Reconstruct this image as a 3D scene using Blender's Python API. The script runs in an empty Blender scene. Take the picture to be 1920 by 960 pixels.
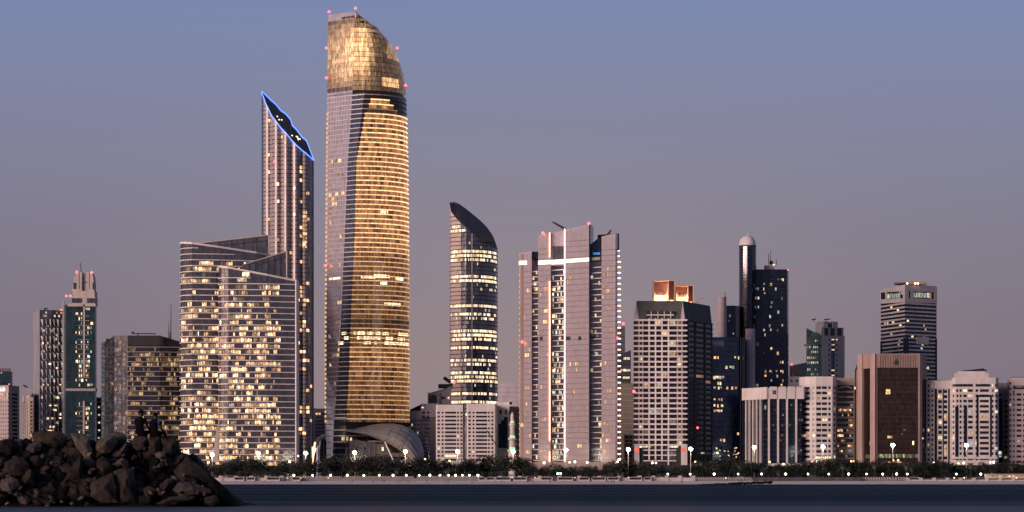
import bpy, bmesh, math, random
from mathutils import Vector, Matrix, noise
R = random.Random(7)
SC = bpy.context.scene
COL = SC.collection
# ---------------------------------------------------------------- camera
# photo pixels (1920 x 960) -> metres: focal 5400 px, eye 0.8 m over the water, horizon on row 905.5
F, H0, YH = 5400.0, 0.8, 905.5
cam_d = bpy.data.cameras.new('camera')
cam = bpy.data.objects.new('camera', cam_d); COL.objects.link(cam)
cam.location = (0, 0, H0); cam.rotation_euler = (math.radians(90), 0, 0)
cam_d.sensor_width = 36; cam_d.lens = 36*F/1920
cam_d.shift_y = (YH-480)/1920
cam_d.clip_start = 1; cam_d.clip_end = 60000
SC.camera = cam
# ---------------------------------------------------------------- dusk sky
wd = bpy.data.worlds.new('World'); SC.world = wd; wd.use_nodes = True
nt = wd.node_tree; nt.nodes.clear()
def wn(t, **k):
    n = nt.nodes.new(t)
    for a, b in k.items(): setattr(n, a, b)
    return n
SUN_EL, SUN_AZ = math.radians(7), math.radians(230)   # azimuth from +Y towards +X: behind the camera, a little left
sky = wn('ShaderNodeTexSky', sky_type='NISHITA', sun_disc=False, sun_elevation=SUN_EL, sun_rotation=SUN_AZ,
         air_density=1.2, dust_density=2.0, ozone_density=3.0)
bg1 = wn('ShaderNodeBackground'); bg1.inputs[1].default_value = 0.018
nt.links.new(sky.outputs[0], bg1.inputs[0])
# the afterglow: mauve low in the air, blue higher up, the same all round
tc = wn('ShaderNodeTexCoord'); sx = wn('ShaderNodeSeparateXYZ'); nt.links.new(tc.outputs['Generated'], sx.inputs[0])
rp = wn('ShaderNodeValToRGB'); nt.links.new(sx.outputs[2], rp.inputs[0])
def srgb(r, g, b):
    f = lambda c: c/12.92 if c <= .04045 else ((c+.055)/1.055)**2.4
    return (f(r/255), f(g/255), f(b/255), 1)
els = [(0.0, (124, 112, 128)), (.055, (124, 113, 133)), (.085, (126, 119, 141)), (.11, (129, 125, 151)), (.146, (127, 132, 167)), (.17, (121, 134, 177)), (.45, (80, 94, 138)), (1.0, (50, 62, 104))]
cr = rp.color_ramp
while len(cr.elements) < len(els): cr.elements.new(.5)
for e, (p, c) in zip(cr.elements, els): e.position = p; e.color = srgb(*c)
bg2 = wn('ShaderNodeBackground'); bg2.inputs[1].default_value = 0.9
nt.links.new(rp.outputs[0], bg2.inputs[0])
# the warm skyglow over the town: widest low down, fading upwards and sideways
def wm(op, a, b=None):
    n = wn('ShaderNodeMath', operation=op)
    for k, q in enumerate((a, b)):
        if q is None: continue
        if isinstance(q, (int, float)): n.inputs[k].default_value = q
        else: nt.links.new(q, n.inputs[k])
    return n.outputs[0]
gx = wm('MULTIPLY', sx.outputs[0], 1/.13); gz = wm('MULTIPLY', wm('SUBTRACT', sx.outputs[2], .02), 1/.075)
ge = wm('EXPONENT', wm('MULTIPLY', wm('ADD', wm('MULTIPLY', gx, gx), wm('MULTIPLY', gz, gz)), -1.0))
ge = wm('MULTIPLY', ge, wm('GREATER_THAN', sx.outputs[1], 0.0))
bg3 = wn('ShaderNodeBackground'); bg3.inputs[0].default_value = (1, .66, .26, 1); nt.links.new(wm('MULTIPLY', ge, .115), bg3.inputs[1])
ad = wn('ShaderNodeAddShader'); nt.links.new(bg1.outputs[0], ad.inputs[0]); nt.links.new(bg2.outputs[0], ad.inputs[1])
ad2 = wn('ShaderNodeAddShader'); nt.links.new(ad.outputs[0], ad2.inputs[0]); nt.links.new(bg3.outputs[0], ad2.inputs[1]); ad = ad2
wo = wn('ShaderNodeOutputWorld'); nt.links.new(ad.outputs[0], wo.inputs[0])
# the last glow of the set sun, broad and low
sd = bpy.data.lights.new('sun', 'SUN'); sd.energy = 4.0; sd.angle = math.radians(35); sd.color = (1.0, .72, .62)
sun = bpy.data.objects.new('sun', sd); COL.objects.link(sun)
sdir = Vector((math.sin(SUN_AZ)*math.cos(SUN_EL), math.cos(SUN_AZ)*math.cos(SUN_EL), math.sin(SUN_EL)))
sun.rotation_euler = (-sdir).to_track_quat('-Z', 'Y').to_euler(); sun.location = (-300, -400, 200)
SC.view_settings.view_transform = 'Standard'; SC.view_settings.look = 'None'
SC.view_settings.exposure = 0; SC.view_settings.gamma = 1; SC.view_settings.use_curve_mapping = False
SC.render.engine = 'CYCLES'
SC.cycles.use_denoising = True
SC.cycles.sample_clamp_indirect = 4
SC.cycles.max_bounces = 6
# ---------------------------------------------------------------- materials
MATS = {}
def newmat(n):
    m = bpy.data.materials.new(n); m.use_nodes = True; MATS[n] = m
    return m, m.node_tree, m.node_tree.nodes['Principled BSDF']
def c4(c): return (c[0], c[1], c[2], 1)
def noise_mix(t, a, b, scale, coord='Object', detail=4, lo=.35, hi=.65, stretch=None):
    tcn = t.nodes.new('ShaderNodeTexCoord'); nz = t.nodes.new('ShaderNodeTexNoise')
    src = tcn.outputs[coord]
    if stretch:
        mp = t.nodes.new('ShaderNodeMapping'); mp.inputs['Scale'].default_value = stretch
        t.links.new(src, mp.inputs[0]); src = mp.outputs[0]
    t.links.new(src, nz.inputs['Vector'])
    nz.inputs['Scale'].default_value = scale; nz.inputs['Detail'].default_value = detail
    r = t.nodes.new('ShaderNodeValToRGB'); t.links.new(nz.outputs['Fac'], r.inputs[0])
    r.color_ramp.elements[0].position = lo; r.color_ramp.elements[1].position = hi
    r.color_ramp.elements[0].color = c4(a); r.color_ramp.elements[1].color = c4(b)
    return r, nz
def wall(n, c, rough=.8, var=.12, scale=.15):
    m, t, b = newmat(n)
    r, _ = noise_mix(t, [x*(1-var) for x in c], [x*(1+var) for x in c], scale, stretch=(1, 1, .35))
    t.links.new(r.outputs[0], b.inputs['Base Color']); b.inputs['Roughness'].default_value = rough
    return m
def glass(n, c, rough=.12, metal=.85, bump=.03, var=.27):
    m, t, b = newmat(n)
    # pane-to-pane differences in tint: cells about 1.5 x 3.8 m
    tcn = t.nodes.new('ShaderNodeTexCoord'); mp = t.nodes.new('ShaderNodeMapping'); mp.inputs['Scale'].default_value = (.55, .55, .27)
    vo = t.nodes.new('ShaderNodeTexVoronoi'); vo.inputs['Scale'].default_value = 1; vo.inputs['Randomness'].default_value = .35
    t.links.new(tcn.outputs['Object'], mp.inputs[0]); t.links.new(mp.outputs[0], vo.inputs['Vector'])
    sp = t.nodes.new('ShaderNodeSeparateColor'); t.links.new(vo.outputs['Color'], sp.inputs[0])
    r = t.nodes.new('ShaderNodeValToRGB'); t.links.new(sp.outputs[0], r.inputs[0])
    r.color_ramp.elements[0].color = c4([x*(1-var) for x in c]); r.color_ramp.elements[1].color = c4([x*(1+var) for x in c])
    t.links.new(r.outputs[0], b.inputs['Base Color'])
    b.inputs['Roughness'].default_value = rough; b.inputs['Metallic'].default_value = metal
    nz = t.nodes.new('ShaderNodeTexNoise'); nz.inputs['Scale'].default_value = .12; nz.inputs['Detail'].default_value = 3
    t.links.new(tcn.outputs['Object'], nz.inputs['Vector'])
    bp = t.nodes.new('ShaderNodeBump'); bp.inputs['Strength'].default_value = bump; bp.inputs['Distance'].default_value = 2
    t.links.new(nz.outputs['Fac'], bp.inputs['Height']); t.links.new(bp.outputs[0], b.inputs['Normal'])
    return m
def emit(n, c, s):
    m, t, b = newmat(n)
    b.inputs['Base Color'].default_value = c4([x*.5 for x in c]); b.inputs['Emission Color'].default_value = c4(c); b.inputs['Emission Strength'].default_value = s
    return m
def lit(n, ca, cb, k, base=(.02, .02, .022), streak=(.7, .7, .25), lo=.25):
    # a lit room behind glass: brightness from the face attribute "glow", furniture and blinds from noise
    m, t, b = newmat(n)
    b.inputs['Base Color'].default_value = c4(base); b.inputs['Roughness'].default_value = .15
    at = t.nodes.new('ShaderNodeAttribute'); at.attribute_name = 'glow'
    r, nz = noise_mix(t, ca, cb, 1.0, detail=2, lo=.3, hi=.7, stretch=streak)
    t.links.new(r.outputs[0], b.inputs['Emission Color'])
    mr = t.nodes.new('ShaderNodeMapRange'); mr.inputs[1].default_value = .35; mr.inputs[2].default_value = .65; mr.inputs[3].default_value = lo; mr.inputs[4].default_value = 1
    t.links.new(nz.outputs['Fac'], mr.inputs[0])
    m1 = t.nodes.new('ShaderNodeMath'); m1.operation = 'MULTIPLY'; t.links.new(at.outputs['Fac'], m1.inputs[0]); t.links.new(mr.outputs[0], m1.inputs[1])
    m2 = t.nodes.new('ShaderNodeMath'); m2.operation = 'MULTIPLY'; t.links.new(m1.outputs[0], m2.inputs[0]); m2.inputs[1].default_value = k
    t.links.new(m2.outputs[0], b.inputs['Emission Strength'])
    return m
def plain(n, c, rough=.6, metal=0):
    m, t, b = newmat(n)
    r, _ = noise_mix(t, [x*.85 for x in c], [x*1.15 for x in c], .8)
    t.links.new(r.outputs[0], b.inputs['Base Color']); b.inputs['Roughness'].default_value = rough; b.inputs['Metallic'].default_value = metal
    return m
glass('glass_mauve', (.80, .64, .62), var=.16, metal=.7); glass('glass_dark', (.15, .145, .17), metal=.75); glass('glass_blue', (.055, .075, .12), metal=.7)
glass('glass_navy', (.02, .03, .055), metal=.6); glass('glass_teal', (.04, .085, .10), metal=.7); glass('glass_grey', (.235, .21, .208))
glass('glass_brown', (.055, .035, .028), metal=.6); glass('glass_pink', (.80, .655, .64), rough=.2, metal=.62, bump=.004, var=.06); glass('glass_flute', (.42, .35, .345), rough=.5, metal=.45, var=.12); glass('glass_smoke', (.075, .066, .070), metal=.7)
glass('window_glass', (.035, .037, .045), metal=.5)
wall('white_wall', (.62, .55, .53)); wall('cream_wall', (.50, .42, .37)); wall('pink_wall', (.52, .41, .39)); wall('tan_wall', (.36, .28, .24))
wall('grey_wall', (.27, .25, .27)); wall('dark_wall', (.06, .058, .065)); wall('green_grey', (.085, .09, .085)); wall('slab_white', (.76, .67, .65)); wall('brown_pink', (.30, .205, .175))
wall('band_grey', (.36, .33, .34)); wall('charcoal', (.03, .03, .034)); wall('bronze_shell', (.38, .33, .27), rough=.4)
plain('peach_sheen', (.80, .62, .53), .5, .3); plain('metal_pale', (.55, .50, .48), .4, .3); plain('metal_dark', (.05, .05, .055), .5, .5); plain('roof_dark', (.17, .125, .11), .9)
lit('lit_warm', (1, .48, .20), (1, .66, .37), 4.2); lit('lit_pale', (1, .68, .36), (1, .84, .58), 3.6); lit('lit_cool', (.72, .95, .80), (.95, 1, .88), 1.8)
lit('glow_gold', (.92, .32, .10), (1, .46, .18), 1.6, streak=(.55, .55, .12), lo=.3); lit('lit_crown', (1, .46, .17), (1, .64, .32), 2.6, base=(.05, .035, .03), lo=.4)
lit('lit_orange', (1, .33, .1), (1, .55, .25), 1.6)
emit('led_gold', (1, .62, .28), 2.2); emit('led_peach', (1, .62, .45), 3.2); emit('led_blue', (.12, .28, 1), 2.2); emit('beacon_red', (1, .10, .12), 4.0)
emit('lamp_white', (1, .93, .72), 9); emit('lamp_green', (.62, 1, .66), 2.4); emit('lamp_warm', (1, .66, .32), 3.2); emit('sign_white', (1, .92, .85), 1.8); emit('lamp_orange', (1, .5, .2), 4)
emit('glow_green', (.3, 1, .4), 1.0); emit('sign_red', (1, .14, .10), .8); emit('glow_blue', (.1, .3, .8), .5)
# ---------------------------------------------------------------- builders
TMP = bpy.data.scenes.new('scratch')
def bake(o):
    "the mesh of o with its modifiers applied, worked out in an otherwise empty scene"
    TMP.collection.objects.link(o); vl = TMP.view_layers[0]; vl.update(); dg = vl.depsgraph
    m = bpy.data.meshes.new_from_object(o.evaluated_get(dg)); bpy.data.objects.remove(o); m.shade_smooth(); return m
SPAN = [(338, 410, 'the taller glass slab'), (410, 558, 'the shorter glass slab'), (558, 606, 'the fluted tower'), (606, 700, 'the golden tower'), (700, 796, 'the bronze podium shell'), (796, 873, 'the left white block'), (873, 932, 'the right white block'), (932, 980, 'the minaret'), (980, 1035, 'the pink tower left third'), (1035, 1100, 'the pink tower middle'), (1100, 1165, 'the pink tower right third'), (1165, 1240, 'the white-grid hotel'), (1240, 1335, 'the hotel side wall'), (1335, 1395, 'the blue glass block'), (1395, 1450, 'the finned bank corner'), (1450, 1505, 'the finned bank front'), (1505, 1567, 'the white curved block'), (1567, 1603, 'the arched balcony block'), (1603, 1670, 'the brown tower left half'), (1670, 1740, 'the brown tower right half'), (1740, 1787, 'the narrow white block'), (1787, 1872, 'the wide white block'), (1872, 2000, 'the gabled pink block'), (-100, 338, 'the dark office')]
def front_of(px):
    for a, b, n in SPAN:
        if a <= px < b: t = (px-a)/(b-a); return ('left side of ' if t < .33 else 'right side of ' if t > .67 else '')+n
def X(px, Y): return (px-960)*Y/F
def Z(py, Y): return H0+(YH-py)*Y/F
def at(px, py, Y): return Vector((X(px, Y), Y, Z(py, Y)))
def tag(o, label=None, cat=None, group=None, kind=None):
    if label: o['label'] = label
    if cat: o['category'] = cat
    if group: o['group'] = group
    if kind: o['kind'] = kind
    return o
def empty(name, loc, label, cat, group=None):
    o = bpy.data.objects.new(name, None); o.location = loc; o.empty_display_size = 1; COL.objects.link(o)
    return tag(o, label, cat, group)
class MB:
    "collects faces in world metres; build() links them as one mesh object"
    def __init__(s): s.v = []; s.f = []; s.g = []; s.m = []
    def face(s, pts, glow=0., mi=0):
        i = len(s.v); s.v += [tuple(p) for p in pts]; s.f.append(tuple(range(i, i+len(pts)))); s.g.append(glow); s.m.append(mi)
    def grid(s, rows, glow=0., close=False, mi=0):
        i = len(s.v); n = len(rows[0])
        for r in rows: s.v += [tuple(p) for p in r]
        for a in range(len(rows)-1):
            for b in range(n if close else n-1):
                c = (b+1) % n
                s.f.append((i+a*n+b, i+a*n+c, i+(a+1)*n+c, i+(a+1)*n+b)); s.g.append(glow); s.m.append(mi)
    def box(s, x0, x1, y0, y1, z0, z1, glow=0.):
        i = len(s.v)
        s.v += [(x0, y0, z0), (x1, y0, z0), (x1, y1, z0), (x0, y1, z0), (x0, y0, z1), (x1, y0, z1), (x1, y1, z1), (x0, y1, z1)]
        for q in ((0, 1, 5, 4), (1, 2, 6, 5), (2, 3, 7, 6), (3, 0, 4, 7), (4, 5, 6, 7), (3, 2, 1, 0)):
            s.f.append(tuple(i+k for k in q)); s.g.append(glow); s.m.append(0)
    def tube(s, a, b, r0, r1=None, n=8, caps=True):
        a = Vector(a); b = Vector(b); r1 = r0 if r1 is None else r1
        d = (b-a).normalized(); u = d.orthogonal().normalized(); w = d.cross(u)
        ra = [a+(u*math.cos(2*math.pi*k/n)+w*math.sin(2*math.pi*k/n))*r0 for k in range(n)]
        rb = [b+(u*math.cos(2*math.pi*k/n)+w*math.sin(2*math.pi*k/n))*r1 for k in range(n)]
        s.grid([ra, rb], close=True)
        if caps: s.face(ra[::-1]); s.face(rb)
    def pipe(s, pts, r, n=6):
        for a, b in zip(pts, pts[1:]): s.tube(a, b, r, n=n)
    def lathe(s, c, prof, n=20):
        rows = [[(c[0]+r*math.cos(2*math.pi*k/n), c[1]+r*math.sin(2*math.pi*k/n), c[2]+z) for k in range(n)] for r, z in prof]
        s.grid(rows, close=True)
    def ball(s, c, r, n=10): s.lathe(c, [(max(r*math.sin(math.pi*k/6), .001), -r*math.cos(math.pi*k/6)) for k in range(7)], n)
    def build(s, name, mat, parent=None, smooth=False, loc=None, kind=None, **t):
        if not s.f: return None
        off = Vector(loc) if loc is not None else (parent_world(parent) if parent else Vector((0, 0, 0)))
        me = bpy.data.meshes.new(name)
        me.from_pydata([(a-off.x, b-off.y, c-off.z) for a, b, c in s.v], [], s.f)
        mats = mat if isinstance(mat, (list, tuple)) else [mat]
        for q in mats: me.materials.append(MATS[q])
        if len(mats) > 1: me.polygons.foreach_set('material_index', s.m)
        if any(s.g):
            a = me.attributes.new('glow', 'FLOAT', 'FACE'); a.data.foreach_set('value', s.g)
        bm = bmesh.new(); bm.from_mesh(me); bmesh.ops.remove_doubles(bm, verts=bm.verts, dist=1e-4)
        bmesh.ops.recalc_face_normals(bm, faces=bm.faces); bm.to_mesh(me); bm.free()
        if smooth: me.shade_smooth()
        o = bpy.data.objects.new(name, me); COL.objects.link(o)
        if parent: o.parent = parent
        elif loc is not None: o.location = loc
        return tag(o, kind=kind, **t)
def parent_world(p):
    v = Vector((0, 0, 0))
    while p: v += p.location; p = p.parent
    return v
def copy_tree(o, parent=None):
    c = o.copy(); COL.objects.link(c); c.parent = parent
    for ch in o.children: copy_tree(ch, c)
    return c
LV = lambda a, b, n: [a+(b-a)*k/n for k in range(n+1)]
class Bld:
    """a building given in photo pixels at distance Y. path = the perimeter seen from the water,
    left to right, as (px, metres further back); it may change with height (a callable of py)"""
    def __init__(s, name, label, Y, path, cat='building', group=None, base=4.0):
        s.Y = Y; s.path = path if callable(path) else (lambda py: path)
        p = s.path(700); s.base = base
        s.root = empty(name, (X((p[0][0]+p[-1][0])/2, Y), Y, base), label, cat, group)
        s.pb = YH-(base-H0)*F/Y
    def z(s, py): return Z(min(py, s.pb), s.Y)
    def pts(s, py, px0, px1, off):
        p = s.path(py)
        w = [Vector((X(a, s.Y+d), s.Y+d)) for a, d in p]
        ns = []
        for a, b in zip(w, w[1:]):
            d = (b-a).normalized(); ns.append(Vector((d.y, -d.x)))
        def vn(i):
            if i == 0: return ns[0]
            if i == len(p)-1: return ns[-1]
            m = (ns[i-1]+ns[i]).normalized(); return m/max(.35, m.dot(ns[i]))
        out = []
        def one(px):
            px = min(max(px, p[0][0]), p[-1][0])
            for i in range(len(p)-1):
                a, b = p[i][0], p[i+1][0]
                if a-1e-6 <= px <= b+1e-6:
                    if abs(px-a) < 1e-6: return w[i]+vn(i)*off
                    if abs(px-b) < 1e-6: return w[i+1]+vn(i+1)*off
                    t = (px-a)/(b-a); return w[i].lerp(w[i+1], t)+ns[i]*off
        xs = [px0]+[a for a, d in p if px0+.05 < a < px1-.05]+[px1]
        return xs, [one(q) for q in xs]
    def band(s, mb, px0, px1, py0, py1, o0=0., o1=.3, glow=0.):
        "a box that follows the facade from px0 to px1, rows py0 to py1 (py may be a callable of px)"
        f0 = py0 if callable(py0) else (lambda q: py0); f1 = py1 if callable(py1) else (lambda q: py1)
        pm0, pm1 = f0((px0+px1)/2), f1((px0+px1)/2)
        xs, ao = s.pts(pm0, px0, px1, o1); _, bo = s.pts(pm1, px0, px1, o1); _, ai = s.pts(pm0, px0, px1, o0); _, bi = s.pts(pm1, px0, px1, o0)
        n = min(len(ao), len(bo)); v = lambda q, k, f: (q[k].x, q[k].y, s.z(f(xs[k])))
        if len(ao) != len(bo):      # the path gained or lost a vertex: use the upper one for both
            bo, bi = ao, ai; n = len(ao)
        to = [v(ao, k, f0) for k in range(n)]; bo_ = [v(bo, k, f1) for k in range(n)]
        ti = [v(ai, k, f0) for k in range(n)]; bi_ = [v(bi, k, f1) for k in range(n)]
        i = len(mb.v); mb.v += ti+to+bo_+bi_
        def q(a, b, c, d): mb.f.append((i+a, i+b, i+c, i+d)); mb.g.append(glow); mb.m.append(0)
        for k in range(n-1):
            q(k, k+1, n+k+1, n+k); q(n+k, n+k+1, 2*n+k+1, 2*n+k); q(2*n+k, 2*n+k+1, 3*n+k+1, 3*n+k)
        q(0, n, 2*n, 3*n); q(n-1, 3*n-1, 2*n-1+n, 4*n-1) if False else q(n-1, 4*n-1, 3*n-1, 2*n-1)
    def piece(s, name, mat, px0, px1, py0, py1, o0=0., o1=.3, glow=0., parent=None, **k):
        mb = MB(); s.band(mb, px0, px1, py0, py1, o0, o1, glow); return mb.build(name, mat, parent or s.root, **k)
    def body(s, mat, top, depth=28, name='body', levels=None, back=None, off=0., roof=None):
        "closed volume behind the path; top = row of the roof, or callable of px"
        ft = top if callable(top) else (lambda q: top)
        lv = levels or [None, s.pb]
        mb = MB(); rows = []
        for li, py in enumerate(lv):
            pth = s.path(py if py is not None else ft(s.path(700)[0][0]))
            xs, pp = s.pts(py if py is not None else ft(pth[0][0]), pth[0][0], pth[-1][0], off)
            fr = [Vector((q.x, q.y, s.z(ft(x_) if li == 0 else py))) for x_, q in zip(xs, pp)]
            a, b = pth[0], pth[-1]
            bk = back(py) if back else [(b[0]-.6, max(b[1], depth-2)), (a[0]+.6, max(a[1], depth-2))]
            for px, d in bk: fr.append(Vector((X(px, s.Y+d), s.Y+d, s.z(ft(px) if li == 0 else py))))
            rows.append(fr)
        mb.grid(rows, close=True); mb.face(rows[0]); 
        return mb.build(name, mat, s.root)
    def windows(s, cols, rows, p=.1, mats=('lit_warm', 'lit_pale', 'lit_cool'), wts=(5, 3, 1), dark='window_glass', o0=.02, o1=.06, name='window', only_lit=False, gl=(.3, 1.), pf=None):
        "each pane an object of its own"
        for a, b in cols:
            for c, d in rows:
                pr = pf((a+b)/2, (c+d)/2) if pf else p
                if R.random() < pr: s.piece(name, R.choices(mats, wts)[0], a, b, c, d, o0, o1, R.uniform(*gl))
                elif not only_lit: s.piece(name, dark, a, b, c, d, o0, o1)
    def lit_rows(s, rows, px0, px1, w, pf, mats=('lit_warm',), o0=.02, o1=.08, gl=(.25, 1.), gap=.25, run=1, limit=260):
        "runs of lit panes: the largest are parts of their own, the rest one part"
        got = []
        for c, d in rows:
            x = px0; st = 0; g = 0; on = False
            while x < px1-.5*w:
                x2 = min(px1, x+w*R.choice((.6, 1, 1, 1.5)))
                if st <= 0: st = R.randint(1, run); on = R.random() < pf((x+x2)/2, (c+d)/2); g = R.uniform(*gl)
                st -= 1
                if on: got.append((x+gap*.5, x2-gap*.5, c+R.random()*(d-c)*.3, d, max(.05, g*R.uniform(.6, 1.2))))
                x = x2
        s.put_lit(got, mats, o0, o1, limit)
    def put_lit(s, got, mats=('lit_warm',), o0=.02, o1=.08, limit=260, name='lit_window'):
        got.sort(key=lambda q: -(q[1]-q[0])*(q[3]-q[2])*q[4])
        for a, b, c, d, g in got[:limit]: s.piece(name, R.choice(mats), a, b, c, d, o0, o1, g)
        mb = MB()
        for a, b, c, d, g in got[limit:]: s.band(mb, a, b, c, d, o0, o1, g)
        mb.build('small_lit_windows', mats[0], s.root, kind='stuff')
    def slabs(s, name, mat, px0, px1, rows, o0=0., o1=.4, **k):
        for c, d in rows: s.piece(name, mat, px0, px1, c, d, o0, o1, **k)
    def fins(s, name, mat, cols, py0, py1, o0=0., o1=.5, **k):
        for a, b in cols: s.piece(name, mat, a, b, py0, py1, o0, o1, **k)
    def beacon(s, px, py, dY=0, r=1.0, mat='beacon_red', name='beacon'):
        mb = MB(); c = at(px, py, s.Y+dY); mb.ball(c, r*.85, 10); b = mb.build(name, mat, s.root); mb = MB(); mb.tube(c-Vector((0, -.5, 1.5*r)), c, .12); mb.build('beacon_bracket', 'metal_dark', b); return b
    def wallgrid(s, wallmat, px0, px1, ytop, ybot, cols, rows, p=.08, o=.45, pf=None, parapet=0, **k):
        "spandrels and piers standing proud of recessed panes"
        ys = [ytop-parapet]+[q for r in rows for q in r]+[ybot]
        for i in range(0, len(ys), 2):
            if ys[i+1]-ys[i] > .15: s.piece('spandrel', wallmat, px0, px1, ys[i], ys[i+1], 0, o)
        xs = [px0]+[q for c in cols for q in c]+[px1]
        for i in range(0, len(xs), 2):
            if xs[i+1]-xs[i] > .15: s.piece('pier', wallmat, xs[i]+.02, xs[i+1]-.02, ytop, ybot, 0, o-.02)
        s.windows(cols, rows, p, pf=pf, **k)
def rowset(y0, y1, pitch, h, off=0): 
    out = []; y = y0+off
    while y+h <= y1+.01: out.append((y, y+h)); y += pitch
    return out
def interp(tab, v):
    if v <= tab[0][0]: return tab[0][1]
    for (a, b), (c, d) in zip(tab, tab[1:]):
        if v <= c: return b+(d-b)*(v-a)/(c-a)
    return tab[-1][1]
# ================================================================ the setting
def m_water():
    m, t, b = newmat('water'); t.nodes.remove(b)
    out = t.nodes['Material Output']
    tcn = t.nodes.new('ShaderNodeTexCoord')
    def nz(sc, det, st):
        mp = t.nodes.new('ShaderNodeMapping'); mp.inputs['Scale'].default_value = st
        n = t.nodes.new('ShaderNodeTexNoise'); n.inputs['Scale'].default_value = sc; n.inputs['Detail'].default_value = det
        t.links.new(tcn.outputs['Object'], mp.inputs[0]); t.links.new(mp.outputs[0], n.inputs['Vector']); return n
    calm = nz(1, 2, (.003, .02, 1)); rip = nz(1, 4, (.25, .6, 1)); calm2 = nz(1, 2, (.001, .003, 1))
    df = t.nodes.new('ShaderNodeBsdfDiffuse'); df.inputs[0].default_value = (.010, .030, .044, 1)
    gl = t.nodes.new('ShaderNodeBsdfGlossy'); gl.inputs['Roughness'].default_value = .30; gl.inputs[0].default_value = (.80, .72, .70, 1)
    bp = t.nodes.new('ShaderNodeBump'); bp.inputs['Strength'].default_value = .4; bp.inputs['Distance'].default_value = .2
    t.links.new(rip.outputs['Fac'], bp.inputs['Height']); t.links.new(bp.outputs[0], gl.inputs['Normal'])
    def mth(op, x, y):
        n = t.nodes.new('ShaderNodeMath'); n.operation = op
        for k, q in enumerate((x, y)):
            if isinstance(q, (int, float)): n.inputs[k].default_value = q
            else: t.links.new(q, n.inputs[k])
        return n.outputs[0]
    a = mth('ADD', mth('MULTIPLY', calm.outputs['Fac'], .6), mth('MULTIPLY', calm2.outputs['Fac'], .4))
    mr = t.nodes.new('ShaderNodeMapRange'); mr.inputs[1].default_value = .40; mr.inputs[2].default_value = .64; mr.inputs[3].default_value = .02; mr.inputs[4].default_value = .12
    t.links.new(a, mr.inputs[0])
    # brighter sheen of the near water, put in as a larger glossy share
    sp = t.nodes.new('ShaderNodeSeparateXYZ'); t.links.new(tcn.outputs['Object'], sp.inputs[0])
    ly = t.nodes.new('ShaderNodeMapRange'); ly.interpolation_type = 'SMOOTHSTEP'; ly.inputs[1].default_value = 140; ly.inputs[2].default_value = 82; ly.inputs[3].default_value = 0; ly.inputs[4].default_value = 1
    t.links.new(sp.outputs[1], ly.inputs[0])
    fac = mth('ADD', mr.outputs[0], mth('MULTIPLY', ly.outputs[0], mth('MULTIPLY', calm.outputs['Fac'], .30)))
    mx = t.nodes.new('ShaderNodeMixShader'); t.links.new(fac, mx.inputs[0]); t.links.new(df.outputs[0], mx.inputs[1]); t.links.new(gl.outputs[0], mx.inputs[2])
    t.links.new(mx.outputs[0], out.inputs[0])
m_water()
wall('sand', (.70, .57, .53), rough=.95, var=.10, scale=.08); wall('paving', (.22, .20, .19)); wall('asphalt', (.05, .05, .052)); wall('lawn', (.03, .05, .02))
wall('seawall_dark', (.07, .06, .06), scale=.5, var=.3); wall('seawall_pale', (.50, .42, .40))
mb = MB(); mb.face([(-30000, -400, 0), (30000, -400, 0), (30000, 45000, 0), (-30000, 45000, 0)]); mb.build('water', 'water', kind='structure')
def shore(x): return 1650+6*math.sin(x*.013)+3*math.sin(x*.041+1)
mb = MB(); rows = []
xs = LV(-900, 900, 150)
for d, zz in ((-6, -.5), (0, -.02), (10, .35), (25, .9), (42, 1.5), (56, 2.0)):
    rows.append([(x, shore(x)*(1 if d < 30 else 0)+(1650 if d >= 30 else 0)+d, zz+(.1*math.sin(x*.11+d) if d > 5 else 0)) for x in xs])
mb.grid(rows); mb.build('beach', 'sand', kind='structure', smooth=True)
mb = MB(); mb.box(-3000, 3000, 1706, 12000, -2, 3.55); mb.build('ground', 'paving', kind='structure')
mb = MB(); mb.box(-900, 900, 1724, 1768, 3.4, 3.62); mb.build('lawn_strip', 'lawn', kind='structure')
mb = MB(); mb.box(-900, 900, 1772, 1790, 3.4, 3.56); mb.build('corniche_road', 'asphalt', kind='structure')
for yk in (1770.8, 1791):
    mb = MB(); mb.box(-900, 900, yk-.15, yk+.15, 3.4, 3.69); mb.build('kerb', 'seawall_pale', kind='structure')
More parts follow.
